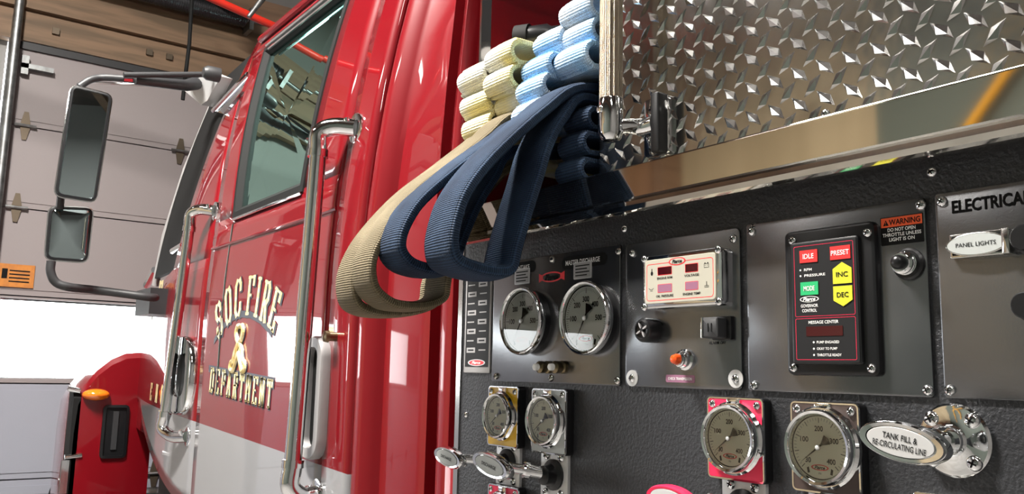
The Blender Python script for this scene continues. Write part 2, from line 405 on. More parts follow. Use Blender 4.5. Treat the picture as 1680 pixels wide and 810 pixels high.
# fill light fixtures, out of view, added to light the hoses and bay
lf = None
for k, (x, y) in enumerate(LAMPS):
    b = MB(); b.box(-.62, .62, -.15, .15, .03, .1, 'white'); me0 = None
    t = empty('added_fill_light', (x, y, ZC - .42), 'added white fill light fixture %s' % ['just outboard of the cab door', 'above the pump panel', 'over the front of the neighbouring bay', 'towards the back of the room', 'over the hood by the garage door'][k], 'light', 'added fill lights of the engine bay')
    if lf is None:
        lf = (b.build('housing').data, MB().box(-.6, .6, -.13, .13, .0, .03, 'lampglow').build('diffuser').data)
        for o in list(C.objects):
            if o.data in lf: bpy.data.objects.remove(o)
    for nme, d in zip(('housing', 'diffuser'), lf):
        o = bpy.data.objects.new(nme, d); C.objects.link(o); o.parent = t
    for dx in (-.5, .5):
        o = MB().tube([(dx, 0, .1), (dx, 0, .42)], .006, 'galv', 6).build('rod'); o.parent = t
    ld = bpy.data.lights.new('fill_light', 'AREA'); ld.shape = 'RECTANGLE'; ld.size = 1.2; ld.size_y = .26; ld.energy = LAMP_W[k]; ld.color = (1, .96, .9)
    lo = bpy.data.objects.new('fill_light', ld); C.objects.link(lo); lo.location = (x, y, ZC - .43)
# sky portals at the glazing
for (y0, y1) in ((-.39, 3.3), (-4.65, -1.31)):
    ld = bpy.data.lights.new('portal', 'AREA'); ld.shape = 'RECTANGLE'; ld.size = y1 - y0; ld.size_y = .49; ld.cycles.is_portal = True
    lo = bpy.data.objects.new('portal', ld); C.objects.link(lo); lo.location = (XF - .06, (y0 + y1) / 2, 1.74)
    lo.rotation_euler = (PI / 2, 0, -PI / 2)

# ================================================================== THE FIRE ENGINE
T = empty('fire_truck', (-2.5, 1.2, 0), 'red fire engine with silver band, chrome grab rails and a black pump panel', 'fire engine')
def part(b, name, label=None, **k): return b.build(name, T, label=label, **k)
def sub(b, name, parent, label=None, **k): return b.build(name, parent, label=label, **k)
def screw(parent, x, z, y=0., r=.0062, m='chrome', name='screw', washer=False):
    b = MB()
    if washer: b.lathe(x, z, [(r * 1.9, y), (r * 1.9, y - .0012), (r * 1.2, y - .0016)], 'silver', 20)
    b.lathe(x, z, [(r, y), (r, y - .001), (r * .92, y - r * .35), (r * .62, y - r * .62), (r * .2, y - r * .72)], m, 18)
    a = random.random() * 1.5
    for k in (0, PI / 2):
        c, s_ = math.cos(a + k), math.sin(a + k); L, W = r * .55, r * .11
        b.flat([(x + c * L - s_ * W, z + s_ * L + c * W), (x - c * L - s_ * W, z - s_ * L + c * W), (x - c * L + s_ * W, z - s_ * L - c * W), (x + c * L + s_ * W, z + s_ * L - c * W)], y - r * .76, 'black')
    return b.build(name, parent)
def scr(parent, px, py, y=0., r=.0062, **k):
    p = at(px, py, y - r * .5); return screw(parent, p.x, p.z, y, r, **k)

# ---------------- cab shell
def patch(b, xa, xb, za, zb, nx, nz, m, off=0.):
    v = []
    for j in range(nz + 1):
        t = j / nz
        for i in range(nx + 1):
            z0_ = za; z1_ = zb
            s_ = i / nx
            if callable(za) or callable(zb):
                x = xa + (xb - xa) * s_; z0_ = za(x) if callable(za) else za; z1_ = zb(x) if callable(zb) else zb
                z = z0_ + (z1_ - z0_) * t
            else:
                z = z0_ + (z1_ - z0_) * t
                x0_ = xa(z) if callable(xa) else xa; x1_ = xb(z) if callable(xb) else xb; x = x0_ + (x1_ - x0_) * s_
            v.append((x, sk(x, z) + off, z))
    fs = [(j * (nx + 1) + i, j * (nx + 1) + i + 1, (j + 1) * (nx + 1) + i + 1, (j + 1) * (nx + 1) + i) for j in range(nz) for i in range(nx)]
    b.add(v, fs, m)
def solid(o, th=.02):
    md = o.modifiers.new('thickness', 'SOLIDIFY'); md.thickness = th; md.offset = -1; return o
ZS = 2.13; ZT = 2.84; ZR = 2.9
xF = lambda z: -3.0 - max(0, z - ZS) * .27          # front edge of the window
xS = lambda z: -3.21 - max(0, z - 2.1) * .2         # front door seam
xA = lambda z: -3.73 + (z - 2.0) * .36              # windscreen pillar
XRS = -2.112; XC = -1.955
b = MB()
patch(b, XRS + .004, XC, .55, ZR, 4, 30, 'body')
patch(b, lambda z: xA(z), XRS + .004, ZR - .03, ZR + .05, 20, 3, 'body')
patch(b, lambda z: xA(z), lambda z: xS(z) - .004, 2.0, ZR - .03, 6, 20, 'body')
topz = lambda x: 2.0 if x > -3.73 else 2.0 - (-3.73 - x) * .2
arch = lambda x: 1.10 if x > -3.35 else 1.10 + .34 * min(1, ((-3.35 - x) / 1.0)) ** 1.4
patch(b, -4.62, -3.214, arch, topz, 24, 16, 'body')
patch(b, -3.5, -3.214, .55, 1.10, 4, 6, 'body')
cab = solid(part(b, 'cab_side', recalc=False, merge=True), .03)
b = MB()   # door
patch(b, lambda z: xS(z), XRS - .006, .55, ZS, 24, 26, 'body')
patch(b, lambda z: xS(z), lambda z: xF(z), ZS, ZT, 4, 14, 'body')
patch(b, -2.39, XRS - .006, ZS, ZT, 4, 14, 'body')
patch(b, lambda z: xS(z), XRS - .006, ZT, ZR - .038, 24, 2, 'body')
door = solid(part(b, 'cab_door', recalc=False, merge=True), .03)
b = MB()   # black seals behind the seams
zz = [.6 + .1 * i for i in range(23)]
b.tube([(XRS - .001, sk(XRS, z) + .022, z) for z in zz], .012, 'rubber', 6)
b.tube([(xS(z) - .003, sk(xS(z), z) + .022, z) for z in zz], .012, 'rubber', 6)
b.tube([(x, sk(x, ZR - .034) + .022, ZR - .034) for x in (-3.38, -3., -2.5, -2.1)], .012, 'rubber', 6)
part(b, 'door_seal')
# window: rubber frame, glass, chrome drip strips
def wpath(o):
    return [(xF(ZS) + o, ZS + o), (-2.39 - o, ZS + o), (-2.39 - o, ZT - o), (xF(ZT) + o * 1.2, ZT - o)]
def on(p, dy=0.): return (p[0], sk(p[0], p[1]) + dy, p[1])
wi = []
for a, c in zip(wpath(.0), wpath(.0)[1:] + wpath(.0)[:1]): wi += [(a[0] + (c[0] - a[0]) * i / 8, a[1] + (c[1] - a[1]) * i / 8) for i in range(8)]
b = MB()
o1 = wi; 
def ins2(d): return inset(wi, d)
rg = []
for pts, dy in ((inset(wi, -.012), .002), (inset(wi, -.01), -.005), (inset(wi, .012), -.006), (inset(wi, .03), .012), (inset(wi, .03), .022)):
    rg.append([on(p, dy) for p in pts])
b.rings(rg, 'rubber', False, False)
win = part(b, 'cab_window')
b = MB(); gi = inset(wi, .02); nn = len(gi)
b.add([on(p, .016) for p in gi] + [(-2.72, sk(-2.72, 2.45) + .016, 2.45)], [(i, (i + 1) % nn, nn) for i in range(nn)], 'cglass'); sub(b, 'glass', win, smooth=False, recalc=False)
b = MB(); b.tube([on((x, ZT + .012), -.006) for x in (-3.17, -2.9, -2.6, -2.39)], .009, 'chrome', 8); sub(b, 'bright_strip', win); b = MB(); b.tube([on((x, ZT - .02), -.008) for x in (-3.12, -2.9, -2.6, -2.39)], .006, 'chrome', 8)
sub(b, 'bright_strip', win); b = MB(); b.tube([on((x, ZS - .014), -.004) for x in (-3.0, -2.7, -2.39)], .005, 'chrome', 8); sub(b, 'bright_strip', win)
b = MB(); b.tube([on((x, ZR + .02), -.01) for x in (-3.3, -2.9, -2.5, -1.96)], .014, 'red', 8); part(b, 'drip_rail')
# crease lines pressed in the door
b = MB(); b.tube([on((x, 2.03), .0) for x in (-3.2, -2.9, -2.5, -2.12)], .007, 'body', 8); b.tube([on((-3.0, z), .001) for z in (1.5, 1.7, 1.9, 2.1)], .006, 'chrome', 6); part(b, 'door_moulding')
# roof, back wall, far side, floor, interior
b = MB()
b.box(-3.3, XC, .22, 2.4, ZR + .03, ZR + .05, 'lining'); b.box(-3.25, XC, .3, 2.4, ZR + .05, ZR + .1, 'red'); part(b, 'cab_roof')
b = MB(); b.box(XC - .03, XC, .15, 2.4, .6, ZR + .04, 'lining'); b.box(-4.3, XC, 2.36, 2.4, .6, ZS, 'lining'); b.box(-4.3, -3.3, 2.36, 2.4, ZS, ZR, 'lining'); b.box(-2.4, XC, 2.36, 2.4, ZS, ZR, 'lining')
b.box(-4.0, XC, .06, 2.36, .9, .95, 'lining'); b.box(-4.1, -3.75, .12, 2.36, .9, 2.05, 'lining'); part(b, 'cab_lining')
b = MB(); b.prism(rr(-2.7, -2.2, 1.3, 1.45, .05), .35, .95, 'seat', .02); b.prism(rr(-2.4, -2.22, 1.4, 2.35, .05), .38, .92, 'seat', .03); b.prism(rr(-2.42, -2.26, 2.37, 2.6, .05), .5, .8, 'seat', .03); part(b, 'driver_seat')
b = MB(); cx, cy, cz = -3.2, .65, 1.95
b.tube([(cx + .06 * math.sin(a), cy + .23 * math.cos(a), cz + .21 * math.sin(a)) for a in [i * PI / 12 for i in range(24)]], .014, 'rubber', 8, closed=True); b.tube([(cx, cy, cz), (-3.75, cy, 1.8)], .025, 'rubber', 8)
b.tube([(cx, cy - .22, cz), (cx, cy + .22, cz)], .012, 'rubber', 8); part(b, 'steering_wheel')
# windscreen: dark wrap-round edge and its pale frame
def quadstrip(b, A, B, m, th=.02):
    n = len(A); v = [tuple(p) for p in A] + [tuple(p) for p in B] + [(p[0], p[1] + th, p[2]) for p in A] + [(p[0], p[1] + th, p[2]) for p in B]
    fs = []
    for i in range(n - 1):
        fs += [(i, i + 1, n + i + 1, n + i), (2 * n + i, 3 * n + i, 3 * n + i + 1, 2 * n + i + 1), (i, 2 * n + i, 2 * n + i + 1, i + 1), (n + i, n + i + 1, 3 * n + i + 1, 3 * n + i)]
    fs += [(0, n, 3 * n, 2 * n), (n - 1, 3 * n - 1, 4 * n - 1, 2 * n - 1)]
    b.add(v, fs, m)
b = MB()
zz = [2.0 + .09 * i for i in range(11)]
quadstrip(b, [(xA(z) - .48, sk(xA(z) - .48, z) + .004, z) for z in zz], [(xA(z) + .004, sk(xA(z), z) + .003, z) for z in zz], 'rubber')
quadstrip(b, [(xA(z) - .48, sk(xA(z), z) + .12, z) for z in zz], [(xA(z) - .5, sk(xA(z), z) + 2., z) for z in zz], 'cglass', .01)
ws = part(b, 'windscreen')
b = MB(); zl = [1.97, 2.2, 2.5, 2.8]
b.tube([(xA(z) - .5, sk(xA(z) - .5, z) + .015, z) for z in zl], [.016, .02, .016, .012], 'greytag', 10); sub(b, 'pale_pillar_trim', ws)
p = at(246, 463, .08); b = MB(); b.tube([p + Vector((-.06, 0, -.01)), p + Vector((.12, -.01, .05))], .018, 'chrome', 8); sub(b, 'bright_clip', ws); b = MB(); b.tube([at(283, 412, .03), at(300, 402, .03)], .013, 'chrome', 8); sub(b, 'bright_clip', ws)
# hood and fender
b = MB(); hs = []
for x in (-3.76, -4.2, -4.7, -5.1, -5.35):
    y0 = sk(x, 1.5) + .004; zt = topz(x) + .0; k = [(y0, 1.3), (y0, zt - .06), (y0 + .02, zt - .01), (y0 + .09, zt + .035), (y0 + .3, zt + .06), (1.2, zt + .09), (2.1, zt + .06), (2.28, zt - .05), (2.3, 1.3)]
    hs.append([(x, a, c) for a, c in k])
b.rings(hs, 'red'); part(b, 'hood')
b = MB(); fr = []
XR = -4.42
def fsec(x, w_, h_):
    y0 = -.19 + (1 - w_) * .2; r_ = []
    ctr = [(y0, .55), (y0, 1.30 * h_ + .0), (y0 + .008, 1.43 * h_), (y0 + .035, 1.50 * h_), (y0 + .08, 1.565 * h_), (y0 + .14, 1.62 * h_), (y0 + .2, 1.65 * h_), (y0 + .34, 1.665 * h_), (y0 + .34, .55)]
    return [(x, a, c) for a, c in ctr]
for x, w_, h_ in ((XR, 1, .985), (XR - .02, 1.02, 1), (XR - .3, 1.0, 1.0), (XR - .6, .9, .985), (XR - .85, .6, .93), (XR - .98, .2, .84)): fr.append(fsec(x, w_, h_))
b.rings(fr, 'dkred' if 0 else 'red')
fen = part(b, 'fender')
pp = [atX(x, y, XR + .004) for x, y in ((170, 664), (213, 664), (211, 748), (170, 752))]
b = MB(); y0, y1, z0, z1 = pp[0].y, pp[1].y, pp[3].z, pp[0].z
ro = rr(y0, y1, z0, z1, .02); ri = inset(ro, .012)
b.rings([[(XR - .002, a, c) for a, c in ro], [(XR + .012, a, c) for a, c in ro], [(XR + .014, a, c) for a, c in ri], [(XR + .003, a, c) for a, c in ri]], 'plastic')
b.box(XR + .003, XR + .01, (y0 + y1) / 2 - .012, (y0 + y1) / 2 + .012, z0 + .04, z1 - .03, 'satin')
sub(b, 'vent_grille', fen)
p = atX(157, 647, XR); b = MB(); prof = []
for i in range(7):
    a = i * PI / 12; prof.append([(p.x + .01 + .05 * math.sin(a), p.y + .0 + (.06 * math.cos(a)) * math.cos(q), p.z + (.028 * math.cos(a)) * math.sin(q) - .0) for q in [2 * PI * j / 20 for j in range(20)]])
b.rings(prof, 'amber'); sub(b, 'turn_signal', fen, 'amber turn signal lens')
b = MB(); ya = atX(118, 700, XR - .05).y
b.prism([(XR - .12, .6), (XR - .0, .6), (XR - .0, 1.44), (XR - .03, 1.47), (XR - .12, 1.47)], ya - .012, ya + .02, 'rubber'); sub(b, 'rubber_guard', fen)
b = MB(); q = atX(112, 637, XR); b.tube([q, q + Vector((0, .05, -.012))], .012, 'chrome', 10); sub(b, 'chrome_bracket', fen); b = MB(); q = atX(106, 750, XR); b.tube([q, q + Vector((0, .07, .008))], .011, 'chrome', 10); b.box(q.x - .015, q.x + .01, q.y - .01, q.y + .02, q.z - .16, q.z - .012, 'chrome'); sub(b, 'chrome_bracket', fen)
b = MB(); b.lathe(-4.95, .52, [(.2, -.1), (.5, -.14), (.52, -.1), (.52, .15), (.2, .15)], 'rubber', 40); b.lathe(-4.95, .52, [(.03, -.1), (.1, -.12), (.28, -.1), (.3, 0.1)], 'steel', 32); part(b, 'wheel')
b = MB(); b.box(-5.7, -5.45, -.18, 2.5, .5, .85, 'steel'); part(b, 'bumper')
# body trim behind the cab: folded red uprights
prof = [(XC, .03), (XC + .012, .004), (XC + .03, .0), (XC + .055, .006), (XC + .075, .03), (XC + .085, .042), (-1.70, .042), (-1.675, .05), (-1.668, .16), (-1.615, .16), (-1.608, .045), (-1.60, .032), (-1.575, .024), (-1.553, .032), (-1.548, .05), (-1.543, .15), (-1.50, .17), (-1.492, .02), (-1.478, .012), (-1.478, .3), (XC, .3)]
b = MB(); rgs = []
for z in [.5 + .15 * i for i in range(18)]: rgs.append([(x + (max(0, z - 1.8) * .03 if x < -1.56 else 0), y + (tum(z) * (1 if x < -1.69 else .4) if y < .2 else .1), z) for x, y in prof])
b.rings(rgs, 'red'); part(b, 'cab_rear_panel', angle=50)
b = MB(); b.prism(rr(-1.60, -1.50, .9, 1.43, .01), .03, .1, 'dkred', .005); part(b, 'rear_step_box')
# lettering on the door --------------------------------------------------
GL = {'D': [[(.12, 0), (.12, 1)], [(0, 1), (.45, 1), (.62, .85), (.62, .15), (.45, 0), (0, 0)]],
 'O': [[(.2, 0), (.48, 0), (.62, .15), (.62, .85), (.48, 1), (.2, 1), (.06, .85), (.06, .15), (.2, 0)]],
 'S': [[(.62, .74), (.62, .88), (.48, 1), (.2, 1), (.07, .88), (.07, .66), (.2, .53), (.48, .48), (.62, .36), (.62, .12), (.48, 0), (.2, 0), (.06, .12), (.06, .28)]],
 'C': [[(.62, .7), (.62, .86), (.48, 1), (.2, 1), (.06, .85), (.06, .15), (.2, 0), (.48, 0), (.62, .14), (.62, .3)]],
 'F': [[(.15, 0), (.15, 1)], [(0, 1), (.65, 1), (.65, .8)], [(.15, .5), (.45, .5)], [(0, 0), (.32, 0)]],
 'I': [[(.3, 0), (.3, 1)], [(.12, 1), (.48, 1)], [(.12, 0), (.48, 0)]],
 'R': [[(.15, 0), (.15, 1)], [(0, 1), (.48, 1), (.6, .88), (.6, .6), (.48, .5), (.15, .5)], [(.38, .5), (.58, 0), (.7, 0)], [(0, 0), (.3, 0)]],
 'E': [[(.15, 0), (.15, 1)], [(0, 1), (.62, 1), (.62, .8)], [(.15, .5), (.45, .5)], [(0, 0), (.62, 0), (.62, .2)]],
 'P': [[(.15, 0), (.15, 1)], [(0, 1), (.48, 1), (.6, .88), (.6, .58), (.48, .46), (.15, .46)], [(0, 0), (.3, 0)]],
 'A': [[(.08, 0), (.33, 1), (.58, 0)], [(.18, .3), (.48, .3)], [(-.02, 0), (.2, 0)], [(.46, 0), (.68, 0)]],
 'T': [[(.33, 0), (.33, 1)], [(.03, .8), (.03, 1), (.63, 1), (.63, .8)], [(.2, 0), (.46, 0)]],
 'M': [[(.1, 0), (.1, 1), (.35, .35), (.6, 1), (.6, 0)], [(0, 0), (.22, 0)], [(.48, 0), (.72, 0)]],
 'N': [[(.1, 0), (.1, 1), (.56, 0), (.56, 1)], [(0, 0), (.22, 0)], [(.46, 1), (.68, 1)]],
 'G': [[(.62, .7), (.62, .86), (.48, 1), (.2, 1), (.06, .85), (.06, .15), (.2, 0), (.48, 0), (.62, .14), (.62, .45), (.38, .45)]]}
def glyph(b, ch, x, z, h, wd, rot, y, m, wt=.17, dx=0, dz=0):
    ca, sa = math.cos(rot), math.sin(rot)
    def tr(u, v):
        a, c = (u - .33) * wd, (v - .5) * h; return (x + dx + a * ca - c * sa, z + dz + a * sa + c * ca)
    for st in GL[ch]:
        for (a0, b0), (a1, b1) in zip(st, st[1:]):
            p, q = Vector((a0 * wd, b0 * h)), Vector((a1 * wd, b1 * h)); d = (q - p)
            if d.length < 1e-6: continue
            d.normalize(); vert = abs(d.y); t_ = wt * (wd * .62 if vert > .6 else h * .28) / 1.0 * (1.15 if vert > .6 else .8)
            nrm = Vector((-d.y, d.x)) * t_ ; e = d * t_ * .6
            c4 = [p - e + nrm, q + e + nrm, q + e - nrm, p - e - nrm]
            pts = [tr(v.x / wd, v.y / h) for v in c4]
            b.flat(pts, y, m)
def lift(b, dy):      # drop flat lettering on to the curved skin
    b.v = [(x, sk(x, z) + dy + y, z) for x, y, z in b.v]
b = MB()
arcl = [('S', 360, 524, .46), ('O', 375, 501, .32), ('C', 391, 488, .15), ('F', 411, 484, -.02), ('I', 424, 487, -.14), ('R', 436, 494, -.25), ('E', 451, 507, -.42)]
pts3 = [at(px, py) for _, px, py, _ in arcl]
for (ch, px, py, ro), p in zip(arcl, pts3):
    glyph(b, ch, p.x, p.z, .122, .085, ro, -.0012, 'shadow', .22, .006, -.004); glyph(b, ch, p.x, p.z, .118, .08, ro, -.002, 'gold', .17)
a, c = at(344, 622), at(449, 647); n_ = 10
for i, ch in enumerate('DEPARTMENT'):
    t_ = (i + .5) / n_; x, z = a.x + (c.x - a.x) * t_, a.z + (c.z - a.z) * t_
    glyph(b, ch, x, z, .08, .062, -.06, -.0012, 'shadow', .2, .004, -.003); glyph(b, ch, x, z, .078, .056, -.06, -.002, 'gold', .16)
# dark drop bands under the arch and over DEPARTMENT
bl = [at(x, y) for x, y in ((352, 555), (366, 531), (384, 515), (400, 509), (412, 510), (428, 519), (442, 534), (447, 543))]
for p, q in zip(bl, bl[1:]): b.flat([(p.x, p.z), (q.x, q.z), (q.x, q.z - .022), (p.x, p.z - .022)], -.001, 'shadow')
p, q = at(343, 604), at(451, 626); b.flat([(p.x, p.z + .012), (q.x, q.z + .012), (q.x, q.z - .012), (p.x, p.z - .012)], -.0005, 'shadow')
lift(b, -.0005); sub(b, 'door_lettering', door, 'gold lettering arched over the door', recalc=False, smooth=False)
b = MB(); p = at(394, 572)
def scroll(cx, cz, s_, flip):
    pl = [(cx + flip * s_ * x, cz + s_ * z) for x, z in ((.0, 1.2), (.35, 1.25), (.55, .9), (.35, .5), (.15, .35), (.5, -.1), (.75, -.6), (1.1, -.75), (1.15, -1.1), (.75, -1.2), (.5, -.9), (.25, -.55), (.0, -.2))]
    sp_ = spline([(x, 0, z) for x, z in pl], 4); return [(v.x, v.z) for v in sp_]
for fl in (-1, 1):
    pl = scroll(p.x, p.z, .06, fl)
    b.tube([(x + .004, .006, z - .003) for x, z in pl], .0105, 'shadow', 8); b.tube([(x, -.003, z) for x, z in pl], .0085, 'gold', 8)
b.flat([(x, z) for x, z in el(p.x, p.z - .01, .016, .03, 12)], -.002, 'gold'); lift(b, -.0005); sub(b, 'door_emblem', door, 'gold scrolled emblem', recalc=False, smooth=False)
b = MB()
for (px, py, ch, s_) in ((250, 500, 'N', .09), (262, 488, 'F', .1), (249, 642, 'E', .05), (258, 645, 'N', .05), (267, 647, 'G', .05)):
    b = MB(); p = cabp(px, py); glyph(b, ch, p.x, p.z, s_ * 1.3, s_ * 1.1, -.05, -.002, 'gold', .24)
    lift(b, -.001); sub(b, 'gold_letter', cab, 'gold letter on the cowl', recalc=False, smooth=False)
# chrome grab rails and the door handles --------------------------------
def grab(top, bot, ta, ba, r, lab):
    b = MB(); d = (top - bot).normalized()
    path = [ba, ba + (bot - ba) * .45 + d * -.012, bot - d * .01, bot + d * .03]
    g0 = spline([ba, ba + (bot - ba) * .55 - d * .022, bot - d * .012 + (bot - ba) * .02, bot + d * .04], 6)
    g1 = spline([top - d * .04, top + d * .012, ta + (top - ta) * .6 + d * .02, ta], 6)
    b.tube([bot + d * .03, top - d * .03], r, 'chrome', 20); o = part(b, 'grab_rail', lab)
    for g, e in ((g0, 0), (g1, 1)):
        b = MB(); b.tube(g, r * 1.12, 'chrome', 16)
        end = g[0] if e == 0 else g[-1]
        b.tube([end + Vector((0, -.022, .006)), end + Vector((0, -.03, .024))], .007, 'chrome', 10)
        pl = el(end.x, end.z, r * 1.7, r * 1.9, 20); b.prism(pl, end.y - .004, end.y + .01, 'chrome', .003)
        sub(b, 'rail_bracket', o)
    b = MB()
    b.tube([bot + d * .035, bot + d * .055], r * 1.25, 'chrome', 18); sub(b, 'collar', o); b = MB(); b.tube([top - d * .055, top - d * .035], r * 1.25, 'chrome', 18); sub(b, 'collar', o)
    return o
p_t = at(524, 226, -.045); p_b = at(478, 790, -.07); a_t = at(583, 210, .03); a_b = at(520, 812, -.0)
grab(p_t, p_b, Vector((a_t.x, sk(a_t.x, a_t.z) - .002, a_t.z)), a_b, .0225, 'long chrome grab rail behind the cab door')
p_t = at(313, 356, -.04); p_b = at(268, 698, -.055); a_t = at(352, 346, .02); a_b = at(308, 716, -.0)
grab(p_t, p_b, Vector((a_t.x, sk(a_t.x, a_t.z) - .002, a_t.z)), a_b, .0195, 'shorter chrome grab rail ahead of the cab door')
def dhandle(px0, px1, py0, py1, lab, m):
    a = at(px0, py0, -.02); c = at(px1, py1, -.02); x0, x1 = min(a.x, c.x), max(a.x, c.x)
    ro = rr(x0, x1, c.z, a.z, (x1 - x0) * .42, 6); ri = inset(ro, (x1 - x0) * .24)
    b = MB(); b.rings([[(x, .0, z) for x, z in ro], [(x, -.02, z) for x, z in ro], [(x, -.026, z) for x, z in inset(ro, .004)], [(x, -.026, z) for x, z in inset(ri, -.003)], [(x, -.02, z) for x, z in ri], [(x, -.004, z) for x, z in ri]], m, False, False)
    o = part(b, 'door_pull', lab)
    b = MB(); b.prism(ri, -.004, .0, 'black'); sub(b, 'recess', o)
dhandle(283, 309, 553, 684, 'bright chrome pull ahead of the door', 'chrome')
dhandle(500, 522, 552, 757, 'dull grey pull behind the grab rail', 'greytag')
p = at(545, 552, -.01); b = MB(); b.lathe(p.x, p.z, [(.012, 0), (.012, -.02), (.016, -.022), (.014, -.032), (.004, -.034)], 'brass', 14); part(b, 'door_stop')
# mirrors ---------------------------------------------------------------
mr = empty('side_mirror', (-3.55, -.4, 2.3)); mr.parent = T; mr.location = (-3.55 + 2.5, -.4 - 1.2, 2.3)
def subm(b, name, label=None):
    o = b.build(name, None); o.parent = mr; o.location = (3.55, .4, -2.3)
    if label: o['label'] = label
    return o
def mirror(X, corners, glass, hous, tilt, rnd=.03, nm='mirror_glass'):
    c3 = [atX(x, y, X) for x, y in corners]; pts = [(p.y, p.z) for p in c3]
    # round corners
    def rounded(pts, r):
        out = []
        for i in range(len(pts)):
            a, b_, c_ = Vector(pts[i - 1]), Vector(pts[i]), Vector(pts[(i + 1) % len(pts)])
            p, q = b_ + (a - b_).normalized() * r, b_ + (c_ - b_).normalized() * r
            for t in (0, .25, .5, .75, 1): out.append(tuple((1 - t) ** 2 * p + 2 * t * (1 - t) * b_ + t * t * q))
        return out
    ro = rounded(pts, rnd)
    cyy = sum(p[0] for p in pts) / 4; czz = sum(p[1] for p in pts) / 4
    def T3(pt, dx): return (X + dx + (pt[0] - cyy) * tilt[0] + (pt[1] - czz) * tilt[1], pt[0], pt[1])
    b = MB(); b.rings([[T3(p, -.09) for p in inset(ro, .05)], [T3(p, -.07) for p in inset(ro, .02)], [T3(p, -.02) for p in inset(ro, -.002)], [T3(p, -.008) for p in inset(ro, -.004)]], hous); subm(b, 'mirror_housing')
    b = MB(); b.rings([[T3(p, -.01) for p in ro], [T3(p, .003) for p in inset(ro, .002)], [T3(p, .004) for p in inset(ro, .009)], [T3(p, -.002) for p in inset(ro, .013)]], 'plastic', False, False); subm(b, 'mirror_frame')
    gi = inset(ro, .011); b = MB(); b.add([T3(p, 0) for p in gi] + [T3((cyy, czz), .0 if nm == 'mirror_glass' else .012)], [(i, (i + 1) % len(gi), len(gi)) for i in range(len(gi))], glass); o = subm(b, nm)
    return ro
M['mglass'] = mat('mirror_silvering', (.62, .75, .78), 1, .01)
mirror(-3.52, ((119, 136), (184, 156), (156, 333), (90, 320)), 'mglass', 'chrome', (.22, -.03))
mirror(-3.6, ((82, 337), (153, 341), (143, 431), (74, 425)), 'mglass', 'chrome', (.16, -.02), nm='wide_angle_glass')
b = MB(); b.tube([atX(100, 322, -3.56), atX(98, 340, -3.6)], .014, 'plastic', 8); subm(b, 'joint')
pts = [atX(130, 142, -3.57), atX(148, 131, -3.57), atX(170, 127, -3.57), at(205, 129, -.28)]
b = MB(); b.tube(spline(pts, 6), .014, 'satin', 12); b.tube([at(200, 129, -.29), at(225, 131, -.23)], .017, 'chrome', 12)
b.tube([at(203, 123, -.29), at(345, 122, .04)], .012, 'satin', 12); b.tube([at(222, 132, -.24), at(305, 140, -.04), at(330, 135, .04)], [.018, .024, .03], 'satin', 12)
b.tube([at(145, 135, -.4), at(300, 143, -.05)], .005, 'silver', 8); subm(b, 'upper_arm')
b = MB(); qa = [at(x, y, Y) for x, y, Y in ((296, 143, -.04), (345, 118, .05), (362, 125, .07), (340, 165, .06), (330, 172, .05))]
v = [tuple(p) for p in qa]; b.add(v + [(x, y + .05, z) for x, y, z in v], [(0, 1, 2, 3, 4), (9, 8, 7, 6, 5)] + [(i, (i + 1) % 5, 5 + (i + 1) % 5, 5 + i) for i in range(5)], 'silver')
b.lathe(at(352, 122, .03).x, at(352, 122, .03).z, [(.03, .05), (.03, -.0), (.02, -.015)], 'satin', 14); subm(b, 'arm_bracket')
pl = [at(x, y, .055) for x, y in ((381, 116), (376, 145), (352, 184), (331, 178))]
b = MB(); v = [(p.x, sk(p.x, p.z) - .012, p.z) for p in pl]; b.add(v + [(x, y + .03, z) for x, y, z in v], [(0, 1, 2, 3), (7, 6, 5, 4)] + [(i, (i + 1) % 4, 4 + (i + 1) % 4, 4 + i) for i in range(4)], 'chrome')
b.tube([(v[3][0], v[3][1] - .005, v[3][2]), (v[0][0], v[0][1] - .005, v[0][2])], .01, 'chrome', 8); subm(b, 'chrome_base')
pts = [atX(84, 428, -3.62), atX(83, 446, -3.62), atX(92, 463, -3.62), atX(115, 471, -3.62), at(160, 476, -.28), at(243, 487, -.1), at(255, 488, -.05)]
b = MB(); b.tube(spline(pts, 6), .0165, 'satin', 12); p = at(262, 494, .0)
b.box(p.x - .16, p.x + .08, -.06, .06, p.z - .06, p.z + .05, 'satin'); subm(b, 'lower_arm')

# ---------------- pump panel
b = MB(); b.box(-1.462, .7, 0, .02, .7, 1.88, 'vinyl'); part(b, 'pump_panel')
b = MB(); b.box(-1.476, -1.461, -.003, .3, .5, 1.9, 'steel'); part(b, 'panel_edge_trim')
b = MB(); b.box(-1.46, .7, .02, 1.4, .5, 1.86, 'satin'); part(b, 'pump_house')
# rub rail : vertical polished face with a bull nose
pr = [(0, 1.921), (-.043, 1.921), (-.0452, 1.9204), (-.046, 1.9185), (-.046, 1.918), (-.046, 1.8705), (-.046, 1.87), (-.0475, 1.867), (-.054, 1.862), (-.0565, 1.855), (-.054, 1.848), (-.049, 1.845), (-.04, 1.845), (-.036, 1.85), (-.034, 1.87), (0, 1.875)]
b = MB(); b.rings([[(x, y, z) for y, z in pr] for x in (-1.455, -.9, -.3, .7)], 'rail'); part(b, 'polished_rail', angle=25)
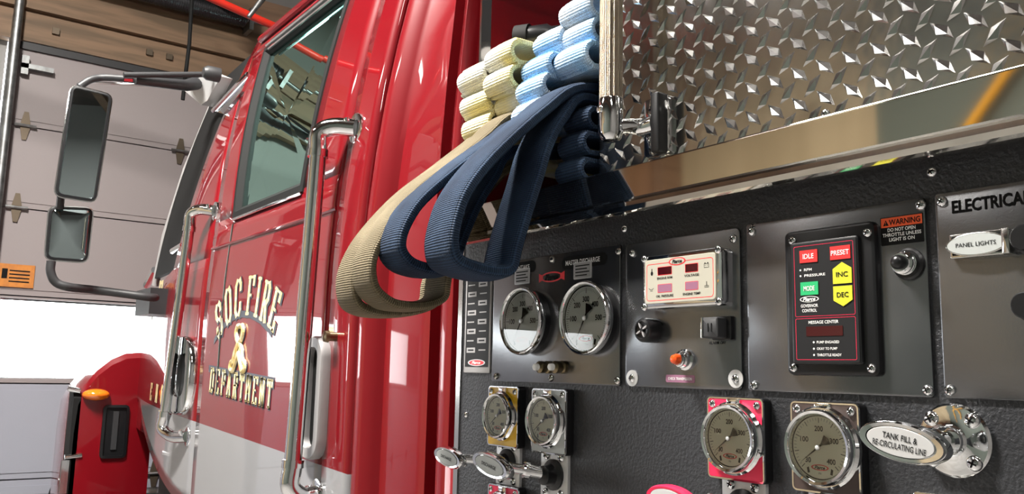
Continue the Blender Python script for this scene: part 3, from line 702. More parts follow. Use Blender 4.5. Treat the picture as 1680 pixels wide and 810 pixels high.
# tread plate
b = MB(); x0, x1, z0, z1 = -1.052, .62, 1.915, 2.75
b.box(x0, x1, 0, .004, z0, z1, 'tread'); a_, c_ = .0382, .0424
def loz(b, cx, cz, s_):
    L, W, H = .0185, .0074, .003; d = Vector((1, s_)).normalized(); n = Vector((-d.y, d.x)); c0 = Vector((cx, cz))
    P = [c0 + d * L, c0 + d * L * .15 + n * W, c0 - d * L, c0 - d * L * .15 - n * W]; Q = [c0 + d * L * .55, c0 + n * W * .1, c0 - d * L * .55, c0 - n * W * .1]
    v = [(p.x, 0, p.y) for p in P] + [(Q[0].x, -H * .9, Q[0].y), (Q[2].x, -H * .9, Q[2].y)]
    b.add(v, [(0, 4, 1), (1, 4, 5, 2), (2, 5, 3), (3, 5, 4, 0)], 'tread')
i0 = int((x0 + .5431) / a_) - 1
for i in range(i0, 32):
    for j in range(-3, 18):
        for (ox, oz, s_) in ((0, 0, -1), (.5, .5, 1)):
            cx, cz = -.5431 + (i + ox) * a_, 2.0021 + (j + oz) * c_
            if x0 + .012 < cx < x1 - .02 and z0 + .01 < cz < z1 - .02: loz(b, cx, cz, s_)
tp = part(b, 'tread_plate', recalc=False, smooth=False)
for px, py in ((1352, 186), (1345, 188)): pass
scr(tp, 1352, 186, 0, .006)
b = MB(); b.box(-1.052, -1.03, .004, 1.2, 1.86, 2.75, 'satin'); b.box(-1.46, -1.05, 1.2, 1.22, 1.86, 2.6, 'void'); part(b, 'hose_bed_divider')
b = MB(); b.box(-1.476, -1.46, .03, 1.2, 1.86, 2.41, 'red'); part(b, 'hose_bed_side')
b = MB(); b.box(-1.4605, -1.454, .02, .045, 1.87, 2.7, 'steel'); es = part(b, 'hose_bed_edge')
b = MB(); b.box(-1.46, -1.05, .0, 1.2, 1.86, 1.872, 'satin'); part(b, 'hose_bed_floor')
# knurled grab rail with stanchion
gx, gy = -.96, -.06
M['knurl'] = M['alu']
t_ = M['alu'].node_tree; bs = t_.nodes['Principled BSDF']; tc = t_.nodes.new('ShaderNodeTexCoord')
ck = t_.nodes.new('ShaderNodeTexWave'); ck.inputs['Scale'].default_value = 160; ck.bands_direction = 'Z'; ck2 = t_.nodes.new('ShaderNodeTexWave'); ck2.inputs['Scale'].default_value = 150; ck2.bands_direction = 'X'
ad = t_.nodes.new('ShaderNodeMath'); ad.operation = 'ADD'; bp = t_.nodes.new('ShaderNodeBump'); bp.inputs['Distance'].default_value = .001; bp.inputs['Strength'].default_value = .8
for q in (ck, ck2): t_.links.new(tc.outputs['Object'], q.inputs['Vector'])
t_.links.new(ck.outputs['Fac'], ad.inputs[0]); t_.links.new(ck2.outputs['Fac'], ad.inputs[1]); t_.links.new(ad.outputs[0], bp.inputs['Height']); t_.links.new(bp.outputs[0], bs.inputs['Normal'])
b = MB(); N_ = 84; rg = []
for z in (2.02, 2.8):
    rg.append([(gx + (.0178 + .0008 * math.cos(14 * a)) * math.cos(a), gy + (.0178 + .0008 * math.cos(14 * a)) * math.sin(a), z) for a in [2 * PI * i / N_ for i in range(N_)]])
b.rings(rg, 'alu'); kr = part(b, 'knurled_grab_rail', angle=60)
b = MB(); zf = [(1.962, .006), (1.963, .013), (1.967, .0165), (1.976, .0195), (2.028, .0198), (2.031, .0185)]
b.rings([[(gx + r_ * math.cos(a), gy + r_ * math.sin(a), z) for a in [2 * PI * i / 28 for i in range(28)]] for z, r_ in zf], 'chrome')
b.tube([(gx, gy, 1.985), (gx + .014, gy + .022, 1.988), (gx + .022, -.012, 1.99), (gx + .022, -.004, 1.99)], [.012, .012, .014, .016], 'chrome', 14); sub(b, 'rail_end_socket', kr)
b = MB(); b.lathe(gx - .004, 2.012, [(.006, gy - .016), (.006, gy - .0215), (.003, gy - .0225)], 'chrome', 12); sub(b, 'set_screw', kr)
p = at(1075, 205, -.01); b = MB(); b.prism(rr(p.x - .024, p.x + .026, p.z - .05, p.z + .045, .008), -.012, 0, 'chrome', .003); b.prism(rr(p.x + .008, p.x + .026, p.z - .05, p.z + .045, .004), -.03, -.01, 'plastic', .003)
b.tube([(gx + .02, -.02, 1.985), (p.x, -.012, p.z)], [.012, .016], 'chrome', 12); bk = sub(b, 'mounting_flange', kr)
for px, py in ((1072, 178), (1072, 245)):
    q = at(px, py, -.016); screw(kr, q.x - .004, q.z, -.012, .008, 'chrome', 'bolt')

# instrument plates -----------------------------------------------------
def iplate(x0, x1, z0, z1, lab, cuts=.004, th=.004):
    b = MB(); b.prism(rr(x0, x1, z0, z1, cuts), -th, 0, 'plate', .001); return part(b, 'instrument_plate', lab)
TH = .004
P1 = iplate(-1.350, -.997, 1.583, 1.809, 'plate with two round master gauges')
P2 = iplate(-.984, -.758, 1.583, 1.807, 'plate with engine display and alarm', .008)
P3 = iplate(-.747, -.495, 1.583, 1.809, 'plate with the governor keypad')
P4 = iplate(-.483, .1, 1.583, 1.811, 'electrical plate at the right edge')
for px, py in ((1013, 412), (904, 425), (1011, 624), (812, 617), (902, 620)): scr(P1, px, py, -TH, .0062, m='steel')
for px, py in ((1036, 415), (1201, 391)): scr(P2, px, py, -TH, .0062)
for px, py in ((1035, 620), (1205, 621)): scr(P2, px, py, -TH, .0066, washer=True)
for px, py in ((1231, 379), (1509, 336), (1235, 632), (1520, 640)): scr(P3, px, py, -TH, .0062)
for px, py in ((1543, 330), (1556, 640)): scr(P4, px, py, -TH, .0062)
PP = bpy.data.objects['pump_panel']
for px, py in ((1023, 375), (1527, 282), (763, 680), (1236, 372)): scr(PP, px, py, 0, .006)
# index strip at the left
b = MB(); b.prism(rr(-1.449, -1.358, 1.598, 1.79, .003), -.003, 0, 'greytag', .001); IS = part(b, 'flow_chart_plate')
b = MB(); b.flat(rr(-1.444, -1.363, 1.61, 1.785, .001), -.0035, 'face')
for k in range(8):
    z = 1.772 - k * .0185; x = -1.385 if k % 2 == 0 else -1.422
    b.flat(rr(x - .017, x + .013, z - .005, z + .005, .0005), -.0037, 'greytag')
    b.flat(rr(x - .012, x + .008, z - .0015, z + .0015, .0003), -.0039, 'face')
    xx = -1.427 if k % 2 == 0 else -1.385; b.flat(rr(xx - .012, xx + .012, z - .0012, z + .0012, .0003), -.0037, 'greytag')
b.flat(el(-1.403, 1.618, .03, .0065), -.0038, 'silver'); b.flat(el(-1.403, 1.618, .026, .005), -.004, 'lred'); b.text('Pierce', -1.403, 1.618, .006, -.0041, 'white', .03, bold=.02, shear=.3)
sub(b, 'chart_print', IS, smooth=False)

def logo(b, x, z, w_, y, fg='white', ring='lred', bg=None):
    h_ = w_ * .3
    b.flatring(el(x, z, w_ / 2, h_ / 2, 32), el(x, z, w_ / 2 * .84, h_ / 2 * .72, 32), y, ring)
    if bg: b.flat(el(x, z, w_ / 2 * .84, h_ / 2 * .72, 32), y, bg)
    b.text('Pierce', x, z, h_ * .62, y - .0001, fg, w_ * .6, bold=.03, shear=.35)
def gauge(x, z, Rr, yb, dep, nums, needle, big, label=None, dialm='dial'):
    b = MB(); yf = yb - dep
    b.lathe(x, z, [(Rr * .93, yb), (Rr * .93, yf + .0125), (Rr * .9, yf + .011)], 'plastic', 56)
    body = part(b, 'pressure_gauge', label)
    b = MB(); w_ = .16 if not big else .12
    n = 56; prof = [(Rr * .95, yf + .016), (Rr, yf + .012), (Rr, yf + .006), (Rr * .985, yf + .002), (Rr * .955, yf), (Rr * (1 - w_ * .7), yf + .001), (Rr * (1 - w_), yf + .005), (Rr * (1 - w_ * 1.05), yf + .009)]
    r_ = [[(x + q * math.cos(2 * PI * i / n), y, z + q * math.sin(2 * PI * i / n)) for i in range(n)] for q, y in prof]
    b.rings(r_, 'chrome', False, False); sub(b, 'bezel', body)
    Ri = Rr * (1 - w_); yd = yf + .009; b = MB(); b.flat(el(x, z, Ri, Ri, 56), yd, dialm)
    b.flatring(el(x, z, Ri * 1.0, Ri * 1.0, 56), el(x, z, Ri * .965, Ri * .965, 56), yd - .0002, 'black')
    a0, a1 = nums[0][1], nums[-1][1]; N = 60 if big else 40
    for k in range(N + 1):
        a = math.radians(a0 + (a1 - a0) * k / N); maj = k % (10 if big else 5) == 0; L = .16 if maj else .09; W = .011 if maj else .005
        c, s_ = math.cos(a), math.sin(a); r0, r1 = Ri * (.92 - L), Ri * .92; ww = Ri * W
        b.flat([(x + c * r0 - s_ * ww, z + s_ * r0 + c * ww), (x + c * r1 - s_ * ww, z + s_ * r1 + c * ww), (x + c * r1 + s_ * ww, z + s_ * r1 - c * ww), (x + c * r0 + s_ * ww, z + s_ * r0 - c * ww)], yd - .0003, 'black')
    for s0, ang in nums:
        if not s0: continue
        a = math.radians(ang); q = Ri * .58; b.text(s0, x + q * math.cos(a), z + q * math.sin(a), Ri * .17, yd - .0003, 'black', Ri * .1 * len(s0), bold=.02)
    logo(b, x, z - Ri * .62, Ri * .62, yd - .0003, 'black', 'lred')
    for sx in (-1, 1): b.flat([(x + sx * Ri * .40, z - Ri * .62), (x + sx * Ri * .47, z - Ri * .66), (x + sx * Ri * .44, z - Ri * .82), (x + sx * Ri * .36, z - Ri * .80)], yd - .0003, 'black')
    b.text('PSI', x, z - Ri * .8, Ri * .06, yd - .0003, 'black'); sub(b, 'dial', body, smooth=False)
    b = MB(); a = math.radians(needle); c, s_ = math.cos(a), math.sin(a); yn = yd - .003
    def lp(u, v): return (x + c * u * Ri - s_ * v * Ri, z + s_ * u * Ri + c * v * Ri)
    b.prism([lp(.8, 0), lp(0, .03), lp(-.2, .03), lp(-.2, -.03), lp(0, -.03)], yn - .0006, yn, 'black')
    b.prism([lp(-.16, .03), lp(-.42, .17), lp(-.46, 0), lp(-.42, -.17), lp(-.16, -.03)], yn - .0008, yn, 'black')
    b.lathe(x, z, [(Ri * .09, yn), (Ri * .09, yn - .0015), (Ri * .05, yn - .0025)], 'silver', 16); sub(b, 'needle', body)
    b = MB(); b.flat(el(x, z, Ri, Ri, 48), yf + .004, 'gglass'); sub(b, 'lens', body, smooth=False, recalc=False)
    return body
BN = [('', 225), ('100', 180), ('200', 135), ('300', 90), ('400', 45), ('500', 0), ('', -45)]
SN = [('30', 222), ('100', 150), ('200', 90), ('300', 25), ('400', -35)]
SN = [('30', 225), ('100', 157), ('200', 90), ('300', 23), ('400', -45)]
g1 = at(850.5, 526, -.032); g2 = at(954.5, 521, -.032)
gauge(g1.x, g1.z, .0612, -TH, .028, BN, 238, True, 'left master gauge', 'dialw'); gauge(g2.x, g2.z, .0612, -TH, .028, BN, 240, True, 'right master gauge', 'dialw')
# engraved labels on plate 1
b = MB()
def label_at(b, px, py, w_, h_, m, y=-TH, r=.4):
    p = at(px, py, y); b.prism(rr(p.x - w_ / 2, p.x + w_ / 2, p.z - h_ / 2, p.z + h_ / 2, h_ * r), y - .0006, y, m); return p
p = label_at(b, 958, 428, .115, .021, 'black', r=.45); b.text('MASTER DISCHARGE', p.x - .003, p.z, .0085, -TH - .0007, 'white', .088, bold=.015)
sub(b, 'name_label', P1)
b = MB(); p = label_at(b, 848, 440, .115, .021, 'black', r=.45); b.text('MASTER INTAKE', p.x, p.z, .0085, -TH - .0007, 'white', .08, bold=.015); sub(b, 'name_label', P1)
for px, py in ((956, 443), (857, 453)):
    b = MB(); p = label_at(b, px, py, .046, .029, 'silver', -TH - .0008, .05); b.flat(rr(p.x - .021, p.x + .021, p.z - .0125, p.z + .0125, .001), -TH - .0016, 'greytag')
    for k in range(4): b.flat(rr(p.x - .018, p.x + .018 - .006 * (k % 2), p.z + .008 - k * .0055 - .001, p.z + .008 - k * .0055 + .001, .0003), -TH - .0018, 'black')
    sub(b, 'data_tag', P1, smooth=False)
b = MB(); p = at(905, 454, -TH); logo(b, p.x, p.z, .062, -TH - .0004, 'black', 'lred')
for sx in (-1, 1): b.flat([(p.x + sx * .036, p.z + .008), (p.x + sx * .024, p.z + .004), (p.x + sx * .024, p.z - .004), (p.x + sx * .036, p.z - .008)], -TH - .0003, 'lred')
sub(b, 'maker_emblem', P1, smooth=False)
for px in (889, 914):
    p = at(px, 602, -.02); b = MB(); b.lathe(p.x, p.z, [(.011, -TH), (.011, -.010), (.0085, -.012), (.0105, -.016), (.0105, -.026), (.007, -.028), (.0055, -.030)], 'brass', 16)
    t2 = part(b, 'test_port', None); b = MB(); b.lathe(p.x, p.z, [(.006, -.029), (.006, -.036), (.004, -.038)], 'white', 14); sub(b, 'white_cap', t2)
# engine display
b = MB(); c0 = at(1057, 498, -.03); c1 = at(1173, 412, -.03); x0, x1, z0, z1 = c0.x, c1.x, at(1057, 499, -.03).z, at(1171, 413, -.03).z
b.prism(rr(x0 - .007, x1 + .009, z0 - .008, z1 + .007, .008), -.027, -TH, 'chrome', .005); ED = part(b, 'engine_display')
b = MB(); b.prism(rr(x0, x1, z0, z1, .006), -.029, -.026, 'cream', .0006)
W_, H_ = x1 - x0, z1 - z0
def fx(u): return x0 + W_ * u
def fz(v): return z1 - H_ * v
y = -.0291; ro = rr(fx(.03), fx(.97), fz(.94), fz(.1), .005); b.flatring(ro, inset(ro, .0009), y, 'lred')
b.flat(el(fx(.48), fz(.1), .0165, .0058), y - .0001, 'lred'); b.flat(el(fx(.48), fz(.1), .014, .0044), y - .0002, 'cream'); b.text('Pierce', fx(.48), fz(.1), .0056, y - .0003, 'black', .019, bold=.03, shear=.3)
for u, v, wv, t in ((.30, .30, .22, 'ENGINE RPM'), (.68, .30, .2, 'VOLTAGE'), (.30, .70, .25, 'OIL PRESSURE'), (.68, .70, .24, 'ENGINE TEMP')):
    b.text(t, fx(u), fz(v + .14), .0036, y, 'black', W_ * wv, bold=.015)
# pictograms
def ln(b, x, z, X, Z, w_, y, m):
    d = Vector((X - x, Z - z)); L = d.length; d.normalize(); n = Vector((-d.y, d.x)) * w_ / 2
    b.flat([(x + n.x, z + n.y), (X + n.x, Z + n.y), (X - n.x, Z - n.y), (x - n.x, z - n.y)], y, m)
cx, cz = fx(.88), fz(.26); ro = rr(cx - .0045, cx + .0045, cz - .0035, cz + .0025, .0003, 1); b.flatring(ro, inset(ro, .0006), y, 'black')
b.flat(rr(cx - .0035, cx - .0015, cz + .0025, cz + .004, .0002, 1), y, 'black'); b.flat(rr(cx + .0015, cx + .0035, cz + .0025, cz + .004, .0002, 1), y, 'black')
ln(b, cx - .003, cz, cx - .001, cz, .0005, y, 'black'); ln(b, cx + .001, cz, cx + .003, cz, .0005, y, 'black')
cx, cz = fx(.11), fz(.3); b.flat(el(cx, cz - .001, .0026, .0032, 14), y, 'black'); ln(b, cx, cz, cx, cz + .006, .0016, y, 'black')
cx, cz = fx(.10), fz(.68); ln(b, cx - .005, cz + .002, cx - .002, cz, .0008, y, 'black'); ln(b, cx - .002, cz, cx + .003, cz, .0008, y, 'black'); ln(b, cx - .002, cz - .002, cx + .003, cz - .002, .0008, y, 'black'); ln(b, cx + .002, cz, cx + .005, cz + .002, .0008, y, 'black')
cx, cz = fx(.88), fz(.68); ln(b, cx, cz - .002, cx, cz + .005, .0012, y, 'black'); ln(b, cx - .004, cz - .003, cx + .004, cz - .003, .0008, y, 'black'); ln(b, cx - .004, cz - .0015, cx - .001, cz - .0005, .0008, y, 'black'); ln(b, cx + .001, cz - .0005, cx + .004, cz - .0015, .0008, y, 'black')
sub(b, 'display_face', ED, smooth=False)
for u, v, wv, hv, m in ((.30, .31, .2, .17, 'lcd'), (.68, .31, .17, .17, 'lcd'), (.30, .70, .2, .17, 'lcdp'), (.68, .70, .17, .17, 'lcdp')):
    b = MB(); v -= .03; ro = rr(fx(u - wv / 2), fx(u + wv / 2), fz(v + hv / 2), fz(v - hv / 2), .0006, 2); b.flat(ro, y - .0001, m); b.flatring(inset(ro, -.0006), ro, y - .0001, 'lred'); sub(b, 'readout', ED, smooth=False)
for xx, zz in ((x0 - .003, z0 - .004), (x1 + .003, z0 - .003), (x1 + .003, z1 + .003), (x0 - .003, z1 + .003)): screw(ED, xx, zz, -.026, .0058)
# buzzer
p = at(1053, 541, -.03); b = MB(); b.lathe(p.x, p.z, [(.0185, -TH), (.0185, -.026), (.0165, -.03), (.013, -.0315), (.0125, -.029), (.004, -.028), (.003, -.031)], 'plastic', 36); bz = part(b, 'warning_buzzer')
b = MB()
for k in range(4):
    a = .5 + k * PI / 2; b.prism(el(p.x + .0075 * math.cos(a), p.z + .0075 * math.sin(a), .005, .0014, 12, a), -.0315, -.028, 'greytag')
sub(b, 'grille', bz)
# alarm switch
p = at(1166, 537, -.028); b = MB(); b.prism(rr(p.x - .012, p.x + .022, p.z - .0165, p.z + .0165, .002), -.012, -TH, 'plastic', .001)
sw = part(b, 'alarm_switch'); b = MB(); b.prism(rr(p.x - .0155, p.x + .014, p.z - .0145, p.z + .0145, .003), -.03, -.01, 'satin', .003)
b.prism(rr(p.x - .0155, p.x - .0125, p.z - .0145, p.z + .0145, .001), -.0315, -.012, 'chrome', .0008)
for k in (-.003, .003): b.prism(rr(p.x + k - .0008, p.x + k + .0008, p.z - .006, p.z + .006, .0006), -.0306, -.029, 'black')
sub(b, 'rocker', sw); q = at(1177, 562, -TH); b = MB(); b.text('ALARM OFF', q.x, q.z, .0042, -TH - .0002, 'black', .03, bold=.01); sub(b, 'caption', sw, smooth=False)
# transmission lamp
p = at(1106, 589, -.03); b = MB(); b.lathe(p.x, p.z, [(.0155, -TH), (.0155, -.008), (.0125, -.010), (.0125, -.016), (.0105, -.018), (.0105, -.021), (.009, -.022), (.009, -.024)], 'chrome', 24); il = part(b, 'indicator_lamp', 'chrome lamp with orange lens')
b = MB(); b.lathe(p.x, p.z, [(.0078, -.022), (.0078, -.028), (.006, -.032), (.002, -.034)], 'rlens', 20); sub(b, 'lens', il)
q = at(1116, 621, -TH); b = MB(); b.prism(rr(q.x - .028, q.x + .028, q.z - .0055, q.z + .0055, .0025), -TH - .0006, -TH, 'lcdp'); b.text('CHECK TRANSMISSION', q.x, q.z, .004, -TH - .0007, 'white', .046, bold=.01); sub(b, 'caption', il, smooth=False)
# governor
x0, x1 = at(1290, 500, -.012).x, at(1441, 500, -.012).x; z0, z1 = at(1290, 615, -.012).z, at(1291, 381, -.012).z
b = MB(); b.prism(rr(x0, x1, z0, z1, .008), -.014, -TH, 'plastic', .004); xi0, xi1 = at(1302, 500, -.018).x, at(1409, 500, -.018).x; zi0, zi1 = at(1302, 594, -.018).z, at(1302, 402, -.018).z
b.prism(rr(xi0 - .003, xi1 + .003, zi0 - .003, zi1 + .003, .004), -.0195, -.012, 'plastic', .003); GV = part(b, 'pressure_governor')
b = MB(); y = -.0198; b.flat(rr(xi0, xi1, zi0, zi1, .003), y, 'face'); W_, H_ = xi1 - xi0, zi1 - zi0
def fx(u): return xi0 + W_ * u
def fz(v): return zi1 - H_ * v
y -= .0001; ro = rr(fx(.04), fx(.96), fz(.62), fz(.02), .002); b.flatring(ro, inset(ro, .0005), y, 'mag'); ro = rr(fx(.04), fx(.96), fz(.98), fz(.635), .002); b.flatring(ro, inset(ro, .0005), y, 'mag')
for v, t in ((.225, 'RPM'), (.275, 'PRESSURE')):
    b.flat(el(fx(.14), fz(v), .0012, .0012, 10), y, 'white'); b.text(t, fx(.20) + W_ * .021 * len(t), fz(v), .0032, y, 'white', W_ * .041 * len(t), bold=.01)
b.flat(el(fx(.27), fz(.475), W_ * .15, H_ * .026), y, 'white'); b.flat(el(fx(.27), fz(.475), W_ * .135, H_ * .021), y - .0001, 'face'); b.text('Pierce', fx(.27), fz(.475), .0052, y - .0002, 'white', W_ * .2, bold=.03, shear=.3)
b.text('GOVERNOR', fx(.27), fz(.53), .0040, y, 'white', W_ * .27, bold=.012); b.text('CONTROL', fx(.27), fz(.57), .0040, y, 'white', W_ * .23, bold=.012)
b.text('MESSAGE CENTER', fx(.48), fz(.67), .0038, y, 'white', W_ * .46, bold=.012)
for v, t, wd in ((.835, 'PUMP ENGAGED', .34), (.888, 'OKAY TO PUMP', .31), (.94, 'THROTTLE READY', .37)):
    b.flat(el(fx(.32), fz(v), .0013, .0013, 10), y, 'white'); b.text(t, fx(.37 + wd / 2), fz(v), .0032, y, 'white', W_ * wd, bold=.012)
sub(b, 'overlay', GV, smooth=False)
def key(u0, u1, v0, v1, m, t, shape=0, tm='white'):
    b = MB(); xa, xb, zb, za = fx(u0), fx(u1), fz(v0), fz(v1); mid = (xa + xb) / 2; hh = zb - za
    pts = [(xa, za), (xb, za), (xb, zb), (xa, zb)] if shape == 0 else ([(xa, za), (xb, za), (xb, zb - hh * .3), (mid, zb), (xa, zb - hh * .3)] if shape > 0 else [(mid, za), (xb, za + hh * .3), (xb, zb), (xa, zb), (xa, za + hh * .3)])
    b.prism(pts, y - .0008, y + .0001, m); b.text(t, mid, (za + zb) / 2 - (hh * .07 * shape), .0062, y - .0009, tm, (xb - xa) * (.62 if len(t) < 5 else .9), bold=.012); sub(b, 'key', GV, m and {'kred': 'red key', 'kgreen': 'green key', 'kyel': 'yellow key'}[m], smooth=False)
key(.14, .42, .06, .165, 'kred', 'IDLE'); key(.62, .92, .055, .165, 'kred', 'PRESET'); key(.14, .42, .33, .44, 'kgreen', 'MODE'); key(.65, .93, .19, .365, 'kyel', 'INC', 1, 'black'); key(.65, .93, .385, .55, 'kyel', 'DEC', -1, 'black')
b = MB(); b.prism(rr(fx(.21), fx(.77), fz(.785), fz(.705), .0006), y - .0004, y, 'lcd'); sub(b, 'message_display', GV)
for px, py in ((1297, 394), (1420, 381), (1299, 603), (1427, 604)):
    q = at(px, py, -.018); screw(GV, q.x, q.z, -.0138, .0058)
# warning label + throttle lamp
p = at(1479.5, 376.5, -TH); w_, h_ = .052, .0335; b = MB(); b.prism(rr(p.x - w_ / 2, p.x + w_ / 2, p.z - h_ / 2, p.z + h_ / 2, .001), -TH - .0005, -TH, 'black'); y = -TH - .0006
b.flat(rr(p.x - w_ / 2 + .001, p.x + w_ / 2 - .001, p.z + .0045, p.z + h_ / 2 - .001, .0005), y, 'orange'); b.flat([(p.x - .0225, p.z + .0065), (p.x - .0155, p.z + .0065), (p.x - .019, p.z + .0135)], y - .0001, 'black'); b.text('!', p.x - .019, p.z + .0092, .004, y - .0002, 'orange')
b.text('WARNING', p.x + .004, p.z + .010, .0068, y - .0001, 'black', .038, bold=.02)
for k, (t, wd) in enumerate((('DO NOT OPEN', .034), ('THROTTLE UNLESS', .047), ('LIGHT IS ON', .031))): b.text(t, p.x, p.z + .001 - k * .0058, .0042, y, 'white', wd, bold=.02)
sub(b, 'warning_label', P3, smooth=False)
p = at(1480, 431, -.02); b = MB(); b.lathe(p.x, p.z, [(.0185, -TH), (.0185, -.008), (.016, -.010)], 'plastic', 28); b.lathe(p.x, p.z, [(.0135, -.008), (.0135, -.014), (.0118, -.0145), (.0118, -.018), (.0128, -.0185), (.0128, -.021), (.0105, -.022), (.0105, -.026)], 'chrome', 28)
il = part(b, 'indicator_lamp', 'chrome lamp with black lens under the warning label'); b = MB(); b.lathe(p.x, p.z, [(.0085, -.024), (.0085, -.030), (.006, -.034), (.002, -.0355)], 'plastic', 20); sub(b, 'lens', il)
# electrical plate
a = at(1562, 342, -TH); c = at(1680, 322, -TH); Wt = (c.x - a.x) * 1.085
b = MB(); b.text('ELECTRICAL', a.x + Wt / 2, at(1620, 332, -TH).z, .0145, -TH - .0002, 'black', Wt, bold=.03); sub(b, 'lettering', P4, smooth=False)
x0, x1 = at(1557, 400, -.012).x, at(1652, 400, -.012).x; z0, z1 = at(1557, 425, -.012).z, at(1557, 385, -.012).z
b = MB(); b.prism(rr(x0, x1, z0, z1, .002), -.012, -TH, 'steel', .0015); b.flat(rr(x0 + .003, x1 - .003, z0 + .003, z1 - .003, .001), -.0123, 'black'); b.prism(rr(x1 - .004, x1 + .004, z0, z1, .001), -.016, -TH, 'steel', .001); b.prism(rr(x1 + .001, x1 + .02, z0 + .001, z1 - .001, .001), -.010, -TH, 'satin', .001); LS = part(b, 'light_switch')
b = MB(); xm, zm = (x0 + x1) / 2 - .0005, (z0 + z1) / 2; b.prism(el(xm, zm, .0325, .0128), -.0145, -.012, 'steel', .001); b.flat(el(xm, zm, .0305, .0112), -.0147, 'wlab'); b.text('PANEL LIGHTS', xm, zm, .0046, -.0148, 'black', .042, bold=.005); sub(b, 'name_tag', LS, smooth=False)
for px, py in ((1690, 392), (1692, 502)):
    p = at(px, py, -.015); b = MB(); b.lathe(p.x, p.z, [(.017, -TH), (.017, -.010), (.0135, -.012), (.0135, -.03), (.012, -.032)], 'plastic', 26); part(b, 'rotary_knob')

# small gauges on their plates -------------------------------------------
def small(px, py, lm, lab, R_=.0455, seed=0):
    yF = -.036; c = at(px, py, yF); x, z = c.x, c.z; yp = -.016
    W2, Hu, Hd = .0475, .054, .056
    b = MB(); b.prism(rr(x - W2, x + W2, z - Hd, z + Hu, .007), yp, 0, 'plastic', .002); fr_ = rr(x - W2, x + W2, z - Hd, z + Hu, .007)
    b.rings([[(u, yp + .003, v) for u, v in fr_], [(u, yp - .0012, v) for u, v in inset(fr_, .0008)], [(u, yp - .0012, v) for u, v in inset(fr_, .0028)], [(u, yp + .001, v) for u, v in inset(fr_, .0036)]], 'chrome', False, False)
    pl = part(b, 'gauge_plate', lab + ' gauge plate'); b = MB(); b.prism(inset(fr_, .0032), yp - .0008, yp, lm); sub(b, 'color_insert', pl, smooth=False)
    b = MB(); b.prism(rr(x - .011, x + .011, z + Hu - .011, z + Hu - .002, .002), yp - .004, yp, 'chrome', .001); sub(b, 'top_clip', pl)
    for dx, dz in ((-.037, .044), (.037, .044)): screw(pl, x + dx, z + dz, yp - .0008, .0055)
    b = MB(); n = 48; r_ = [[(x + q * math.cos(2 * PI * i / n), yy, z + q * math.sin(2 * PI * i / n)) for i in range(n)] for q, yy in ((R_ * 1.09, yp - .0005), (R_ * 1.09, yp - .006), (R_ * 1.03, yp - .009), (R_ * .9, yp - .009))]
    b.rings(r_, 'chrome', False, False); sub(b, 'mounting_ring', pl)
    gauge(x, z, R_, yp, .02, SN, 218, False, lab + ' pressure gauge')
    return x, z
gs = {}
gs['yel'] = small(810.5, 682, 'yel', 'yellow backed', .041)
gs['wht'] = small(885, 690, 'wlab', 'white backed', .0425)
gs['red'] = small(1190, 719, 'mag', 'red backed', .0445)
gs['drk'] = small(1337, 734, 'dlab', 'dark backed', .0455)
gs['low'] = small(810, 848, 'mag', 'lower red backed', .041)
# brackets and pull handles
def pull(fx_, fz_, tpx, tpy, text, a, c, tagm='silver', rim='chrome', fr=.0, lab=None, out=.11, tilt=-.08, flange=False, lines=None):
    b = MB(); y0 = -out; tp_ = at(tpx, tpy, y0)
    end = Vector((tp_.x, y0 + .008, tp_.z)); st = Vector((fx_, -.006, fz_))
    mid = st + (end - st) * .45
    b.tube([st, st + (end - st) * .12, mid, mid + (end - st) * .02, end], [.012, .0105, .0105, .0085, .0085], 'chrome', 18)
    b.tube([st + (end - st) * .44, st + (end - st) * .52], .014, 'chrome', 12)
    o = part(b, 'pull_handle', lab)
    b = MB(); b.prism(el(tp_.x, tp_.z, a, c, 44, tilt), y0 - .004, y0 + .008, rim, .003)
    ro, ri = el(tp_.x, tp_.z, a * .97, c * .95, 44, tilt), el(tp_.x, tp_.z, a * .8, c * .74, 44, tilt)
    b.rings([[(u, y0 - .003, v) for u, v in ro], [(u, y0 - .006, v) for u, v in inset(ro, .0012)], [(u, y0 - .0055, v) for u, v in ri]], rim, False, False)
    sub(b, 'paddle', o)
    b = MB(); b.prism(el(tp_.x, tp_.z, a * .76, c * .7, 40, tilt), y0 - .0065, y0 - .004, tagm, .0004)
    lines = lines or [text]
    for k, t in enumerate(lines):
        dz = (len(lines) - 1) / 2 * .009 - k * .009
        b.text(t, tp_.x - math.sin(tilt) * dz, tp_.z + dz * math.cos(tilt), .0062 if len(lines) > 1 else c * .3, y0 - .0067, 'black', a * (1.2 if len(t) > 12 else .78), rot=tilt, bold=.01)
    sub(b, 'name_tag', o, smooth=False)
    b = MB()
    if flange: b.lathe(fx_, fz_, [(.0395, 0), (.0395, -.005), (.037, -.008), (.034, -.0085), (.024, -.0095), (.017, -.012), (.016, -.02), (.0145, -.022)], 'chrome', 48); sub(b, 'flange', o)
    else:
        b.prism(rr(fx_ - .036, fx_ + .036, fz_ - .045, fz_ + .042, .007), -.006, 0, 'silver', .001); b.lathe(fx_, fz_, [(.026, -.005), (.026, -.01), (.018, -.014), (.016, -.03), (.013, -.032)], 'plastic', 26); sub(b, 'bracket', o)
    k = .027 if flange else .024
    for sx in (-1, 1):
        for sz in (-1, 1): screw(o, fx_ + sx * k * .82, fz_ + sz * k * (.82 if flange else 1.25), -.008 if flange else -.006, .0085 if flange else .0072)
    return o
F_ = at(1566, 722, -.004)
pull(F_.x, F_.z, 1481, 725, '', .0475, .0205, flange=True, lines=['TANK FILL &', 'RE-CIRCULATING LINE'], lab='pull handle reading TANK FILL', out=.1, tilt=-.14)
